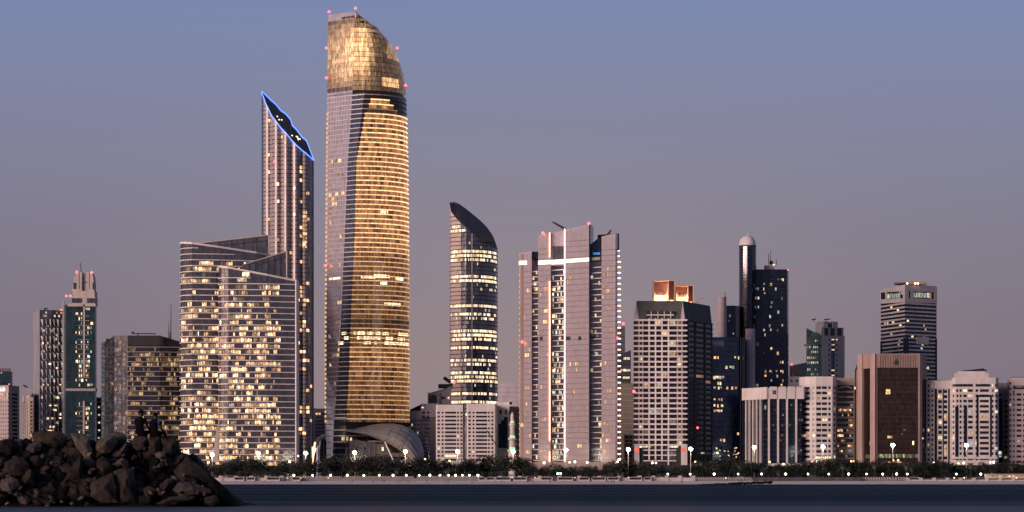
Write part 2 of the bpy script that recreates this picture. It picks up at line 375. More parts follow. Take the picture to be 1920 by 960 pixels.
# ================================================================ the golden high-rise with the rounded crown
def build_landmark():
    XL = [(20, 615), (170, 613.5), (300, 612), (600, 610), (905, 610)]
    XA = [(18, 666), (170, 661), (300, 652), (450, 646), (600, 639), (700, 634), (790, 626), (905, 622)]
    XB = [(170, 684), (230, 676), (300, 668), (450, 664), (600, 657), (700, 654), (780, 649), (905, 645)]
    XR = [(18, 668), (27, 690), (40, 710), (62, 730), (90, 745), (120, 755), (150, 760), (175, 762), (300, 765), (450, 766.5), (905, 768)]
    def path(py):
        xl, xa, xr = interp(XL, py), interp(XA, py), interp(XR, py)
        xb = interp(XB, py) if py > 172.5 else xa+(xr-xa)*.12
        p = [(xl, 22), (xa, 6), (xb, 0 if py > 172.5 else 5.8)]
        for k in range(1, 9):
            a = math.radians(88)*k/8; p.append((xb+(xr-xb)*math.sin(a)/math.sin(math.radians(88)), (0 if py > 172.5 else 5.8)+34*(1-math.cos(a))))
        return p
    B = Bld('landmark_tower', 'tallest tower, golden glass skyscraper with a rounded quarter-circle crown', 1960, path, 'skyscraper')
    lv = [18.5, 22, 27, 33, 40, 50, 62, 76, 90, 105, 120, 135, 150, 160, 172]
    lv2 = [173, 185, 200, 230, 260, 300, 375, 450, 525, 600, 650, 700, 745, 790, 840, B.pb]
    def loft(levels, name, mats):
        mb = MB(); rows = []
        for py in levels:
            p = path(py)
            if name == 'crown': p = [p[0], p[1]]+[(max(p[1][0]+.3*k, a-.35*k), d+.14*k) for k, (a, d) in enumerate(p[2:], 1)]
            fr = [(X(a, B.Y+d), B.Y+d, Z(py, B.Y)) for a, d in p]
            fr += [(X(p[-1][0]-2, B.Y+45), B.Y+45, Z(py, B.Y)), (X(p[0][0]+2, B.Y+45), B.Y+45, Z(py, B.Y))]
            rows.append(fr)
        n = len(rows[0])
        for a, b in zip(rows, rows[1:]):
            for k in range(n):
                c = (k+1) % n; mb.face([a[k], a[c], b[c], b[k]], mi=0 if k == 0 else (1 if k == 1 else 2))
        mb.face(rows[0], mi=2); mb.face(rows[-1][::-1], mi=2)
        return mb.build(name, mats, B.root)
    loft(lv, 'crown', ('glass_mauve', 'glass_brown', 'glass_brown'))
    loft(lv2, 'body', ('glass_mauve', 'glass_dark', 'glass_brown'))  # the facet's darker reflection is put into a darker glass tint
    # crown panes, lit from within
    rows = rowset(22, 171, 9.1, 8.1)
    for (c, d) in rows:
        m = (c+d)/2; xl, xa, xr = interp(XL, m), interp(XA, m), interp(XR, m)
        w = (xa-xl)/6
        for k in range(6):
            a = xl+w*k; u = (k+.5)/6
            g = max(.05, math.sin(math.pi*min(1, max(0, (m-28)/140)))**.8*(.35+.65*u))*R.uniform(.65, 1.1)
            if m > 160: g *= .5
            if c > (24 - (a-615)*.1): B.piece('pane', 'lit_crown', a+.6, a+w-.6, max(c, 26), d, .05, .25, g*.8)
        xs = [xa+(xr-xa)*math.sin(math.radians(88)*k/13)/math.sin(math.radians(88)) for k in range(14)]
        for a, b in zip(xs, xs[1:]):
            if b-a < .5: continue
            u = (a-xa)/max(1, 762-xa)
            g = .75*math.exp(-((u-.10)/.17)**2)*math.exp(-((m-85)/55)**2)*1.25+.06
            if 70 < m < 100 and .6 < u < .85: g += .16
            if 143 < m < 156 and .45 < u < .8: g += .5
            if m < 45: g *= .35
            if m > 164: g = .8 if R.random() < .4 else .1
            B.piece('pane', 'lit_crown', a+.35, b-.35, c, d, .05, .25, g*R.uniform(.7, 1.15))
    # storeys
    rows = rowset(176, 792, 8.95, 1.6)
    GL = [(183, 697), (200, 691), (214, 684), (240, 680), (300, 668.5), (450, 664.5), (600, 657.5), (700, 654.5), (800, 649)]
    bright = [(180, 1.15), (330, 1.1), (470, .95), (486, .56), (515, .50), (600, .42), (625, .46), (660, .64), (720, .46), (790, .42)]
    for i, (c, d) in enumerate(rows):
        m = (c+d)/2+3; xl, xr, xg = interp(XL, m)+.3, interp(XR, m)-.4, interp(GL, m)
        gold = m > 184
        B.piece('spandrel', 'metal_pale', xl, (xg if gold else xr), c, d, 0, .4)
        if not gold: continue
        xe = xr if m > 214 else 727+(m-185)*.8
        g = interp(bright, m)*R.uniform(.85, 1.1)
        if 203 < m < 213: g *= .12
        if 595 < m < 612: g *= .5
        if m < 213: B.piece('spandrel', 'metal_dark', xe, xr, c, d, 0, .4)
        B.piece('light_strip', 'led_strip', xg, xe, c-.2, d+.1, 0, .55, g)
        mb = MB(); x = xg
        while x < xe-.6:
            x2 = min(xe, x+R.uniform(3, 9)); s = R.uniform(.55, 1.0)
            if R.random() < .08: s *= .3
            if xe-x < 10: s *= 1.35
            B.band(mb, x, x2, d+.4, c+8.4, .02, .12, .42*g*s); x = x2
        mb.build('gold_glazing', 'glow_gold', B.root)  # gold glazing, emission set run by run along each storey
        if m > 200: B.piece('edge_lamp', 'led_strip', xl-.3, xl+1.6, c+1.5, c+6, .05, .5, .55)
    # odd bright rooms
    odd = [(720, 396, 14, 6), (715, 517, 30, 6), (690, 519, 26, 6), (748, 520, 14, 6), (735, 569, 30, 6), (628, 519, 20, 5), (719, 530, 12, 5)]
    for y in (624, 633, 642):
        for k in range(9): odd.append((R.uniform(665, 760), y+.5, R.uniform(5, 14), 5.5))
        odd.append((R.uniform(628, 650), y+.5, 8, 5.5))
    for a, b, w, h in odd: B.piece('lit_window', 'lit_pale', a-w/2, a+w/2, b-h/2, b+h/2, .3, .36, R.uniform(.5, .9))
    for k in range(26):
        y = rows[R.randint(12, 60)][0]+2; x = interp(XL, y)+R.uniform(4, 30)
        B.piece('lit_window', 'lit_warm', x, x+R.choice((3, 5, 9)), y, y+6, .05, .12, R.uniform(.12, .45))
    for k in range(5):
        y = rows[R.choice((13, 14, 18, 20, 21))][0]+2; B.piece('lit_window', 'lit_warm', 616+k*6, 622+k*6, y, y+6, .05, .12, .5)
    # mullions of the left face and facet, joined: far too fine to pick apart
    mb = MB()
    for k in range(1, 9):
        for c, d in rows[:-1]:
            m = c+5; xl, xa = interp(XL, m), interp(XA, m); x = xl+(xa-xl)*k/9
            B.band(mb, x-.18, x+.18, d, c+8.9, 0, .2)
    mb.build('mullions', 'tan_wall', B.root, kind='stuff')
    # dark recess above the podium and the podium storeys
    B.piece('recess_band', 'charcoal', 627, 768, 791, 798, .05, .6)
    for y in (782, 793.5, 805, 816, 827.5, 839, 851): B.piece('spandrel', 'metal_pale', 610.4, 655 if y > 818 else 706, y, y+2, 0, .55)
    for bx, by, dy in ((617, 22, 20), (666.5, 15.5, 6), (612, 90, 20), (612, 146, 20), (745, 90, 34), (760.5, 160, 36), (610, 498, 20)): B.beacon(bx, by, dy-2, 1.1)
    # podium: metal shells, glazed hall, inclined props
    Y0 = B.Y-30
    def shell(name, prof_u, prof_l, d0, d1, mat='bronze_shell'):
        mb = MB(); n = len(prof_u)-1; rws = []
        for k in range(7):
            t = k/6; bul = math.sin(math.pi*t)
            rws.append([(X(a[0]+(b[0]-a[0])*t, Y0), Y0+d0+(d1-d0)*t-9*bul, Z(a[1]+(b[1]-a[1])*t, Y0)) for a, b in zip(prof_u, prof_l)])
        mb.grid(rws); o = mb.build(name, mat, B.root, smooth=True)
        mo = o.modifiers.new('thick', 'SOLIDIFY'); mo.thickness = .6
        return rws, o
    up = [(648, 808), (668, 801), (690, 796), (712, 793), (735, 793), (752, 796), (768, 803), (781, 815), (789, 830), (793, 846), (794, 864)]
    lo = [(650, 809), (670, 813), (690, 817), (706, 823), (722, 829), (734, 835), (744, 841), (752, 847), (760, 853), (768, 860), (775, 868)]
    rws, sh = shell('podium_shell', up, lo, 22, 2)
    rib = MB()
    for k in range(1, 6): rib.pipe([Vector(p)+Vector((0, -.35, .1)) for p in rws[k]], .16, 5)
    for k in range(0, 11): rib.pipe([Vector(r[k])+Vector((0, -.35, .1)) for r in rws], .13, 5)
    rib.build('shell_ribs', 'metal_pale', sh, kind='stuff')
    up2 = [(611, 812), (600, 815), (592, 821), (585, 831), (581, 843), (580, 856), (582, 872)]; lo2 = [(611, 822), (604, 824), (598, 829), (594, 838), (592, 848), (591, 858), (590, 872)]
    shell('podium_shell', up2, lo2, 14, 2)
    for a, b in (((590.5, 829), (585.5, 873)), ((586, 838), (587, 873)), ((592, 840), (586, 858))):
        mb = MB(); mb.tube(at(a[0], a[1], Y0-4), at(b[0], b[1], Y0-4), .45); mb.build('lit_prop', 'lamp_orange', B.root)
    P = Bld.__new__(Bld); P.Y = Y0; P.root = B.root; P.pb = B.pb; P.base = 4; P.path = lambda py: [(655, 14), (656, 6), (706, 4), (775, 14)]
    P.body('glass_grey', lambda q: 822 if q < 706 else 832, 34, 'podium_hall')
    for k in range(14): P.piece('mullion', 'band_grey', 656+k*3.6, 656.6+k*3.6, 826, 868, 0, .3)
    P.piece('cornice', 'tan_wall', 690, 722, 826, 829, 0, 1.0); P.piece('cornice', 'tan_wall', 708, 775, 849, 856, 0, 1.2); P.piece('cornice', 'tan_wall', 725, 775, 860, 868, 0, 1.0)
    S_ = Bld.__new__(Bld); S_.Y = Y0; S_.root = B.root; S_.pb = B.pb; S_.base = 4; S_.path = lambda py: [(593, 18), (612, 14)]; S_.body('glass_blue', 824, 30, 'side_hall'); S_.fins('mullion', 'band_grey', [(597, 597.5), (602, 602.5), (607, 607.5)], 825, 868, 0, .3)
    B.windows([(641, 647), (649, 653)], [(819, 826)], 1, wts=(0, 1, 1), gl=(.2, .4), o0=.3, o1=.36)
    P.windows([(657, 660), (716, 719), (733, 736)], [(820, 826)], 1, wts=(0, 1, 1), gl=(.2, .5)); P.windows([(667, 669), (683, 686), (716, 719)], [(838, 845), (858, 864)], .8, wts=(1, 1, 1), gl=(.3, .8))
    for a, b, d in (((722, 829), (740, 868), -8), ((748, 870), (765, 858), -6)):
        mb = MB(); mb.tube(at(a[0], a[1], Y0+d), at(b[0], b[1], Y0+d-3), .55); mb.build('inclined_prop', 'metal_pale', B.root)
    return B
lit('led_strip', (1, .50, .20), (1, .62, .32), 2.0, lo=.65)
J = build_landmark()
# a thin boom beside the podium shell
def boom(name, label, a, b, Y, cat='crane', r=.3, foot=None):
    pa, pb_ = at(a[0], a[1], Y), at(b[0], b[1], Y)
    o = empty(name, (pb_.x, Y, 3.6), label, cat)
    mb = MB(); n = 8
    for q in ((-.5, 0), (.5, 0), (0, .8)): mb.tube(pa+Vector((0, q[0], q[1]*.6)), pb_+Vector((0, q[0], q[1])), r*.6, n=5)
    for k in range(n*3):
        t = k/(n*3); t2 = (k+1)/(n*3); mb.tube(pa.lerp(pb_, t)+Vector((0, -.5, 0)), pa.lerp(pb_, t2)+Vector((0, .5, .3)), r*.4, n=4)
    mb.build('jib', 'metal_dark', o)
    mb = MB(); mb.box(pb_.x-1.6, pb_.x+1.6, Y-1.5, Y+1.5, 4.4, pb_.z+.6); mb.build('cab', 'metal_dark', o)
    mb = MB(); mb.box(pb_.x-3, pb_.x+3, Y-1.4, Y+1.4, 3.55, 4.4); mb.build('carrier', 'metal_dark', o)
    return o
boom('mobile_crane', 'dark slanting crane boom in front of the bronze podium shell', (764, 816), (745, 862), 1870)
boom('mobile_crane', 'dark slanting crane boom in front of the white apartment blocks', (913, 808), (948, 863), 1822)

# ================================================================ towers with slanted, cut-off tops
def ring_tower(B, front, lower, upper, mats, segmat, roofmat, back_d=34, nm='body'):
    "front = dense path; lower/upper = rows of the cut at the front and the back rim"
    n = len(front); mb = MB()
    ft = [Vector((X(a, B.Y+d), B.Y+d, B.z(lower(a)))) for a, d in front]
    fb = [Vector((p.x, p.y, B.base)) for p in ft]
    bt = []
    for k, (a, d) in enumerate(front):
        t = k/(n-1); dd = d+(back_d)*math.sin(math.pi*t)**.6+.05
        bt.append(Vector((X(a, B.Y+dd), B.Y+dd, B.z(upper(a)))))
    bb = [Vector((p.x, p.y, B.base)) for p in bt]
    for k in range(n-1): mb.face([fb[k], fb[k+1], ft[k+1], ft[k]], mi=segmat(front[k][0]))
    for k in range(n-1): mb.face([bt[k], bt[k+1], bb[k+1], bb[k]], mi=0)
    mb.build(nm, mats, B.root)
    rf = MB(); rf.grid([ft, bt]); rf.build('roof', roofmat, B.root)
    return ft, bt
def neon_tower():
    n = 60; front = []
    for k in range(n+1):
        t = k/n; front.append((490.5+98*t, 14*(1-math.sin(math.pi*t)**.7)-3.0*abs(math.sin(math.pi*t*5+.5))))
    B = Bld('neon_top_tower', 'slender fluted tower with a slanted roof outlined in blue neon', 2060, front, 'skyscraper')
    LO = [(490, 170), (494, 180), (498, 193), (503, 203), (510, 218), (518, 229), (527, 241), (536, 251), (547, 264), (557, 275), (567, 282), (577, 290), (588.5, 298)]
    UP = [(490, 169), (492, 168), (506, 179), (516, 188), (526, 199), (536, 207), (545, 217), (547.5, 227), (556, 237), (565, 249), (575, 259), (579, 270), (583, 281), (588.5, 297)]
    ft, bt = ring_tower(B, front, lambda q: interp(LO, q), lambda q: interp(UP, q), ['glass_flute', 'glass_dark'], lambda px: 1 if px > 578 or px < 493 else 0, 'roof_dark', 26)
    for nm, pts in (('neon_line', ft), ('neon_line', bt)):
        mb = MB(); mb.pipe([p+Vector((0, -.4, .3)) for p in pts], .36, 6); mb.build(nm, 'led_blue', B.root)
    for k in range(9):
        t = R.randint(12, 48); p = ft[t].lerp(bt[t], R.uniform(.3, .7)); mb = MB(); mb.ball(p+Vector((0, 0, .3)), .5, 6); mb.build('roof_lamp', 'lamp_warm', B.root)
    # spandrel lines, one per storey
    y = 196.
    while y < 880:
        a = 491.5
        for q, r in LO:
            if r < y-1: a = max(a, 491.5) ; b = q
        x1 = 588 if y > 300 else b-1
        B.piece('spandrel', 'glass_dark', a, x1, y, y+1.3, .05, .22); y += 8.05
    cols = [(503, 3), (511, 3), (519, 4), (528, 4), (535, 3), (543, 5), (551, 3), (556, 5), (562, 4), (568, 5), (574, 5), (581, 3)]
    for c, w in cols:
        y = 196+1.6
        while y < 850:
            if interp(LO, c+w)+6 < y and R.random() < (.14 if 560 < c < 578 else .05): B.piece('lit_window', 'lit_warm', c, c+w, y, y+5.6, .3, .36, R.uniform(.25, .8))
            y += 8.05
    for yy in range(395, 460, 8): B.piece('lit_window', 'lit_warm', 568, 575, yy, yy+5, .3, .36, R.uniform(.15, .5))
    B.beacon(514, 303, -4, .9); return B
neon_tower()
def trust_tower():
    front = [(843, 16), (846, 9), (864, 2), (874, 0), (885, 0), (895, 1), (905, 4), (914, 8), (922, 13), (929, 20), (933, 30)]
    B = Bld('round_office_tower', 'dark round tower with a curved slanted roof and lit yellow floors', 2150, front, 'skyscraper')
    LO = [(843, 378), (846, 395), (853, 405), (864, 418), (874, 427), (885, 436), (895, 444), (905, 451), (914, 457), (922, 461), (929, 462), (933, 462)]
    UP = [(843, 374), (850, 371), (858, 373), (874, 383), (890, 395), (902, 405), (912, 415), (920, 426), (926, 437), (931, 452), (933, 460)]
    dense = []
    for (a, d), (c, e) in zip(front, front[1:]):
        for k in range(4): dense.append((a+(c-a)*k/4, d+(e-d)*k/4))
    dense.append(front[-1])
    ring_tower(B, dense, lambda q: interp(LO, q), lambda q: interp(UP, q), ['glass_dark', 'peach_sheen'], lambda px: 1 if px < 863.5 else 0, 'roof_dark', 40)  # left facet's peach sky reflection is painted into its colour
    B.piece('fin', 'metal_pale', 884, 886, 438, 870, 0, .35)
    rows = rowset(404, 790, 7.85, 1.2)
    hot = {2: .9, 3: .85, 8: .95, 9: .9, 10: .85, 14: .95, 15: .95, 21: .95, 23: .4, 24: .5, 27: .85, 28: .9, 29: .8, 31: .85, 34: .75, 35: .5, 37: .9, 38: .9, 39: .9, 42: .8, 44: .9, 45: .6, 47: .5}
    got = []
    for i, (c, d) in enumerate(rows):
        x1 = 933
        for q, r in LO:
            if r > c-3: x1 = q; break
        x1 = x1 if c < 464 else 933
        if x1-844 > 4: B.piece('spandrel', 'charcoal', 844, x1, c, d, 0, .25)
        p = hot.get(i, .05); x = 845.5
        while x < x1-3:
            w = R.choice((1.6, 2.2, 3.5))
            if R.random() < p: got.append((x, x+w-.3, d+.6, c+6.6, R.uniform(.3, .8)*(1 if p > .3 else .5)))
            x += w
    B.put_lit(got, ('lit_pale',), .05, .12)
    mb = MB(); c = at(908, 447, B.Y+6); mb.box(c.x-6, c.x+6, c.y-3, c.y+4, c.z-3, c.z+2.5); mb.build('roof_plant', 'charcoal', B.root)
    B.beacon(851, 717, -2, 1.3)
trust_tower()
# ================================================================ twin sloped glass slabs
def slab_pair():
    def half(nm, label, Y, path, top, y0, fl0, par, right_dark, dens):
        B = Bld(nm, label, Y, path, 'office tower')
        a0, a1 = path[0][0], path[-1][0]
        B.body('glass_grey', top, 36)
        B.piece('top_frame', 'slab_white', a0, a1, lambda q: top(q)-.5, lambda q: top(q)+3, 0, .6)
        rows = rowset(fl0, 872, 11.05, 1.7)
        st = {i: R.uniform(.25, 1.25) for i in range(60)}
        for i, (c, d) in enumerate(rows):
            x1 = a1
            if top(a1) > c-4: x1 = a0+(c-4-top(a0))/(top(a1)-top(a0))*(a1-a0)
            if x1-a0 > 8: B.piece('spandrel', 'slab_white', a0, min(x1, a1), c, d, 0, .45)
        def pf(px, py):
            if top(px)+8 > py or px > right_dark: return .0
            i = int((py-fl0)/11.05); f = st[i % 60]
            n = noise.noise(Vector((px*.03, py*.02, Y)))
            return max(.03, min(.92, dens*f*(.85+.9*n)+.1*(px > a0+20)))
        B.lit_rows([(d+1, c+10.2) for c, d in rows], a0+1.5, min(a1, right_dark+6), 2.7, pf, ('lit_warm', 'lit_warm', 'lit_pale'), gap=.6, run=4, gl=(.05, 1.))
        mb = MB(); x = a0+2
        while x < a1:
            if top(x) < 520 or True: B.band(mb, x-.14, x+.14, top(x)+3, 868, 0, .18)
            x += 3.0
        mb.build('mullions', 'metal_dark', B.root, kind='stuff')
        # back parapet screen with dark framing
        Pp = Bld.__new__(Bld); Pp.Y = Y; Pp.root = B.root; Pp.pb = B.pb; Pp.base = 4
        (p0, q0, d0), (p1, q1, d1) = par
        Pp.path = lambda py: [(p0, d0), (p1, d1)]
        tp = lambda q: q0+(q1-q0)*(q-p0)/(p1-p0)
        Pp.piece('roof_screen', 'glass_grey', p0, p1, tp, lambda q: top(min(q, a1))+6, -.8, 0)
        Pp.piece('screen_rail', 'cream_wall', p0, p1, lambda q: tp(q)-.6, lambda q: tp(q)+1.6, .02, .9)
        nn = 7
        for k in range(1, nn):
            x = p0+(p1-p0)*k/nn; Pp.piece('screen_post', 'charcoal', x-.7, x+.7, tp(x)+1.2, top(x)+6, .02, .7)
        Pp.piece('screen_rail', 'charcoal', p0+30, p1, lambda q: tp(q)+10, lambda q: tp(q)+11.3, .02, .6)
        Pp.piece('screen_post', 'slab_white', p1-1.6, p1+1, tp(p1), top(min(p1, a1))+4, .02, 1)
        return B
    A = half('sloped_glass_tower', 'taller sloped-top glass office slab with curved left edge and lit floors', 1925, [(338, 16), (340, 9), (345, 4), (360, 0), (410, 3), (480, 12), (506, 22)], lambda q: 452+(q-338)*.125, 452, 486, ((339, 450, 40), (505, 429, 46)), 500, .75)
    A.piece('spandrel', 'slab_white', 338, 440, 475, 476.5, 0, .45); A.piece('spandrel', 'slab_white', 338, 372, 464, 465.5, 0, .45)
    Bq = half('sloped_glass_tower', 'shorter sloped-top glass office slab in front, pale fin down its right edge', 1880, [(410, 12), (411, 7), (415, 3), (428, 0), (500, 2), (553, 8), (558, 16)], lambda q: 497+(q-410)*.184, 497, 531, ((455, 487, 40), (538, 460, 46)), 521, .8)
    Bq.piece('fin', 'slab_white', 553, 557.5, 523, 872, .02, 1.0)
    Bq.piece('spandrel', 'slab_white', 410, 470, 519.8, 521.5, 0, .45)
    Bq.piece('lit_window', 'lit_pale', 454, 468, 510, 518, .05, .1, .6); Bq.piece('lit_window', 'lit_pale', 445, 462, 521, 528, .05, .1, .5)
    # a cream pointed fin low between the slabs
    mb = MB(); a = [at(409, 790, 1872), at(404, 815, 1872), at(397, 866, 1872), at(409, 866, 1872)]
    mb.face(a); b = [p+Vector((0, 3, 0)) for p in a]; mb.face(b[::-1])
    for k in range(4): mb.face([a[k], a[(k+1) % 4], b[(k+1) % 4], b[k]])
    mb.build('pointed_fin', 'cream_wall', A.root)
slab_pair()
# ================================================================ pink tower with light lines
def pink_tower():
    pth = [(979, 10), (983, 8), (1150, 0), (1158, 3)]
    B = Bld('pink_glass_tower', 'broad pink glass tower with vertical light lines and a stepped top', 1850, pth, 'skyscraper')
    sl = lambda py: (lambda px: py+(1070-px)*.062*(880-py)/400)
    B.body('glass_dark', sl(493), 34)
    bays = [('bay', 'glass_pink', 981, 998, lambda q: 473-(q-981)*.2, 3.0), ('bay', 'glass_pink', 1011, 1034, lambda q: 441-(q-1011)*.22, 4.5), ('bay', 'glass_pink', 1061, 1106, lambda q: 430-(q-1061)*.19, 4.5), ('bay', 'glass_pink', 1129, 1151, lambda q: 444-(q-1129)*.24, 3.2)]
    lines = rowset(452, 872, 10.25, 1.2)
    for nm, mt, a, b, tp, o in bays:
        mb = MB(); B.band(mb, a, b, tp, 872, -12, o); bay = mb.build(nm, mt, B.root)
        for i, (c, d) in enumerate(lines):
            if c > tp(a)+20: B.piece('seam', 'brown_pink', a, b, sl(c), sl(d), o, o+.12, parent=bay)
        mb = MB(); x = a+2
        while x < b-1: B.band(mb, x-.1, x+.1, lambda q: tp(q)+3, 868, o, o+.08); x += 2.6
        mb.build('mullions', 'brown_pink', bay, kind='stuff')
    B.piece('side_return', 'glass_navy', 1106, 1108.2, 421, 873, -14, 4.2); B.piece('side_return', 'glass_navy', 1151, 1154.5, 438, 470, -14, 2.9)
    # recessed bays
    B.piece('centre_bay', 'glass_pink', 1034.5, 1060.5, lambda q: 436-(q-1034)*.2, 497, -10, 2.0); B.piece('centre_panel', 'glass_grey', 1037, 1059, 461, 489, 2.0, 2.3)
    B.piece('dark_screen', 'glass_navy', 1108.5, 1129, lambda q: 457-(q-1108)*.8, 490, -8, -.5); B.piece('dark_screen', 'glass_navy', 998, 1011, 470, 484, -8, -.5)
    B.piece('blue_lamp', 'glow_blue', 1112, 1125, 473, 477, -.5, 0)
    B.piece('fascia', 'tan_wall', 1108.3, 1126, sl(485.5), sl(491), 0, 2.6)
    for a, b in ((998.3, 1010.7), (1035, 1060), (1108.5, 1128.7)):
        for i, (c, d) in enumerate(lines):
            if c > 498: B.piece('balcony_slab', 'slab_white', a, b, sl(c), sl(d+.4), 0, 1.6)
    got = []
    for i, (c, d) in enumerate(lines):
        if c < 500: continue
        m = c+1.8+(1070-1050)*.062*(880-c)/400
        for x in LV(1036, 1057, 7):
            if R.random() < .42: got.append((x, x+2.6, m+R.uniform(0, 2), m+7.2, R.uniform(.12, .8)))
        for x in LV(999, 1008, 3):
            if R.random() < (.5 if c < 535 else .06): got.append((x, x+2.6, m, m+7, R.uniform(.2, .7)))
        for x in LV(1109, 1125, 5):
            if R.random() < .08: got.append((x, x+3, m, m+7, R.uniform(.1, .6)))
    B.put_lit(got, ('lit_warm', 'lit_warm', 'lit_pale', 'lit_pale', 'lit_cool'), .05, .12)
    for k in range(60):
        nm, mt, a, b, tp, o = R.choice(bays); c = R.choice(lines)[0]
        if c < 500: continue
        w = R.choice((2.6, 5, 8)); x = R.uniform(a+1, b-w-1); g = R.uniform(.15, .6); f = sl(c+2)
        for q in range(int(w/2.6)): B.piece('lit_window', 'lit_warm', x+q*2.6, x+q*2.6+2, f(x), f(x)+6.5, o+.1, o+.15, g*R.uniform(.5, 1.2))
    for x0, x1, o in ((1014, 1019, 4.5), (1052, 1061, 0), (1063, 1071, 4.5), (1086, 1091, 4.5), (1108.5, 1128, 0), (998.5, 1010, 0)): B.piece('louvre', 'charcoal', x0, x1, 631, 638, o+.1, o+.3)
    # the bright band under the crown, with its small dark lettering
    B.piece('lit_band', 'sign_white', 1011.2, 1034.5, sl(485), sl(492.5), 4.5, 5.0); B.piece('lit_band', 'sign_white', 1034.7, 1060.5, sl(485.5), sl(492.5), 2.1, 4.9); B.piece('lit_band', 'sign_white', 1061.2, 1106, sl(486), sl(492.5), 4.5, 5.0); B.piece('lit_band', 'sign_white', 981, 989, 488, 495, 3, 3.4)
    for k, w in enumerate((1.1, .9, 1.4, 1.5, 1.6)): B.piece('letter', 'charcoal', 1042.4+k*3.3, 1042.4+k*3.3+w, sl(488.2), sl(490.8), 4.9, 5.1)
    # vertical light lines and the stubs of light down both flanks
    for x, y0, y1 in ((1032.5, 436, 482), (1032.5, 527, 826), (1032.5, 847, 868), (1060.6, 429, 868)): B.piece('light_line', 'led_peach', x-.8, x+.8, y0, y1, 4.6, 5.4)
    for i, (c, d) in enumerate(rowset(469, 872, 10.3, 2.2)):
        B.piece('edge_light', 'led_peach', 1151.5, 1159.5 if c > 480 else 1156, c, d, .2, 2.8); B.piece('edge_slab', 'tan_wall', 1151, 1158, c+1.8, c+3.4, .1, 2.2)
        if c > 505: B.piece('edge_light', 'led_peach', 979.2, 982.5, c+4, c+5.6, .2, 2.4)
    B.piece('podium', 'tan_wall', 979, 1158, 866, 882, 0, 7); 
    for x, y in ((1018, 437), (1104, 419), (979, 641), (1158, 634)): B.beacon(x, y, -2, 1.1)
    for a, b in (((1036, 416), (1059, 429)), ((1146, 431), (1139, 441))):
        mb = MB(); mb.tube(at(a[0], a[1], B.Y+6), at(b[0], b[1], B.Y+6), .45, .8); c = at(b[0], b[1]+2, B.Y+6); mb.box(c.x-1.2, c.x+1.2, c.y-1, c.y+1, c.z-3, c.z+1); mb.build('roof_crane', 'metal_dark', B.root)
pink_tower()
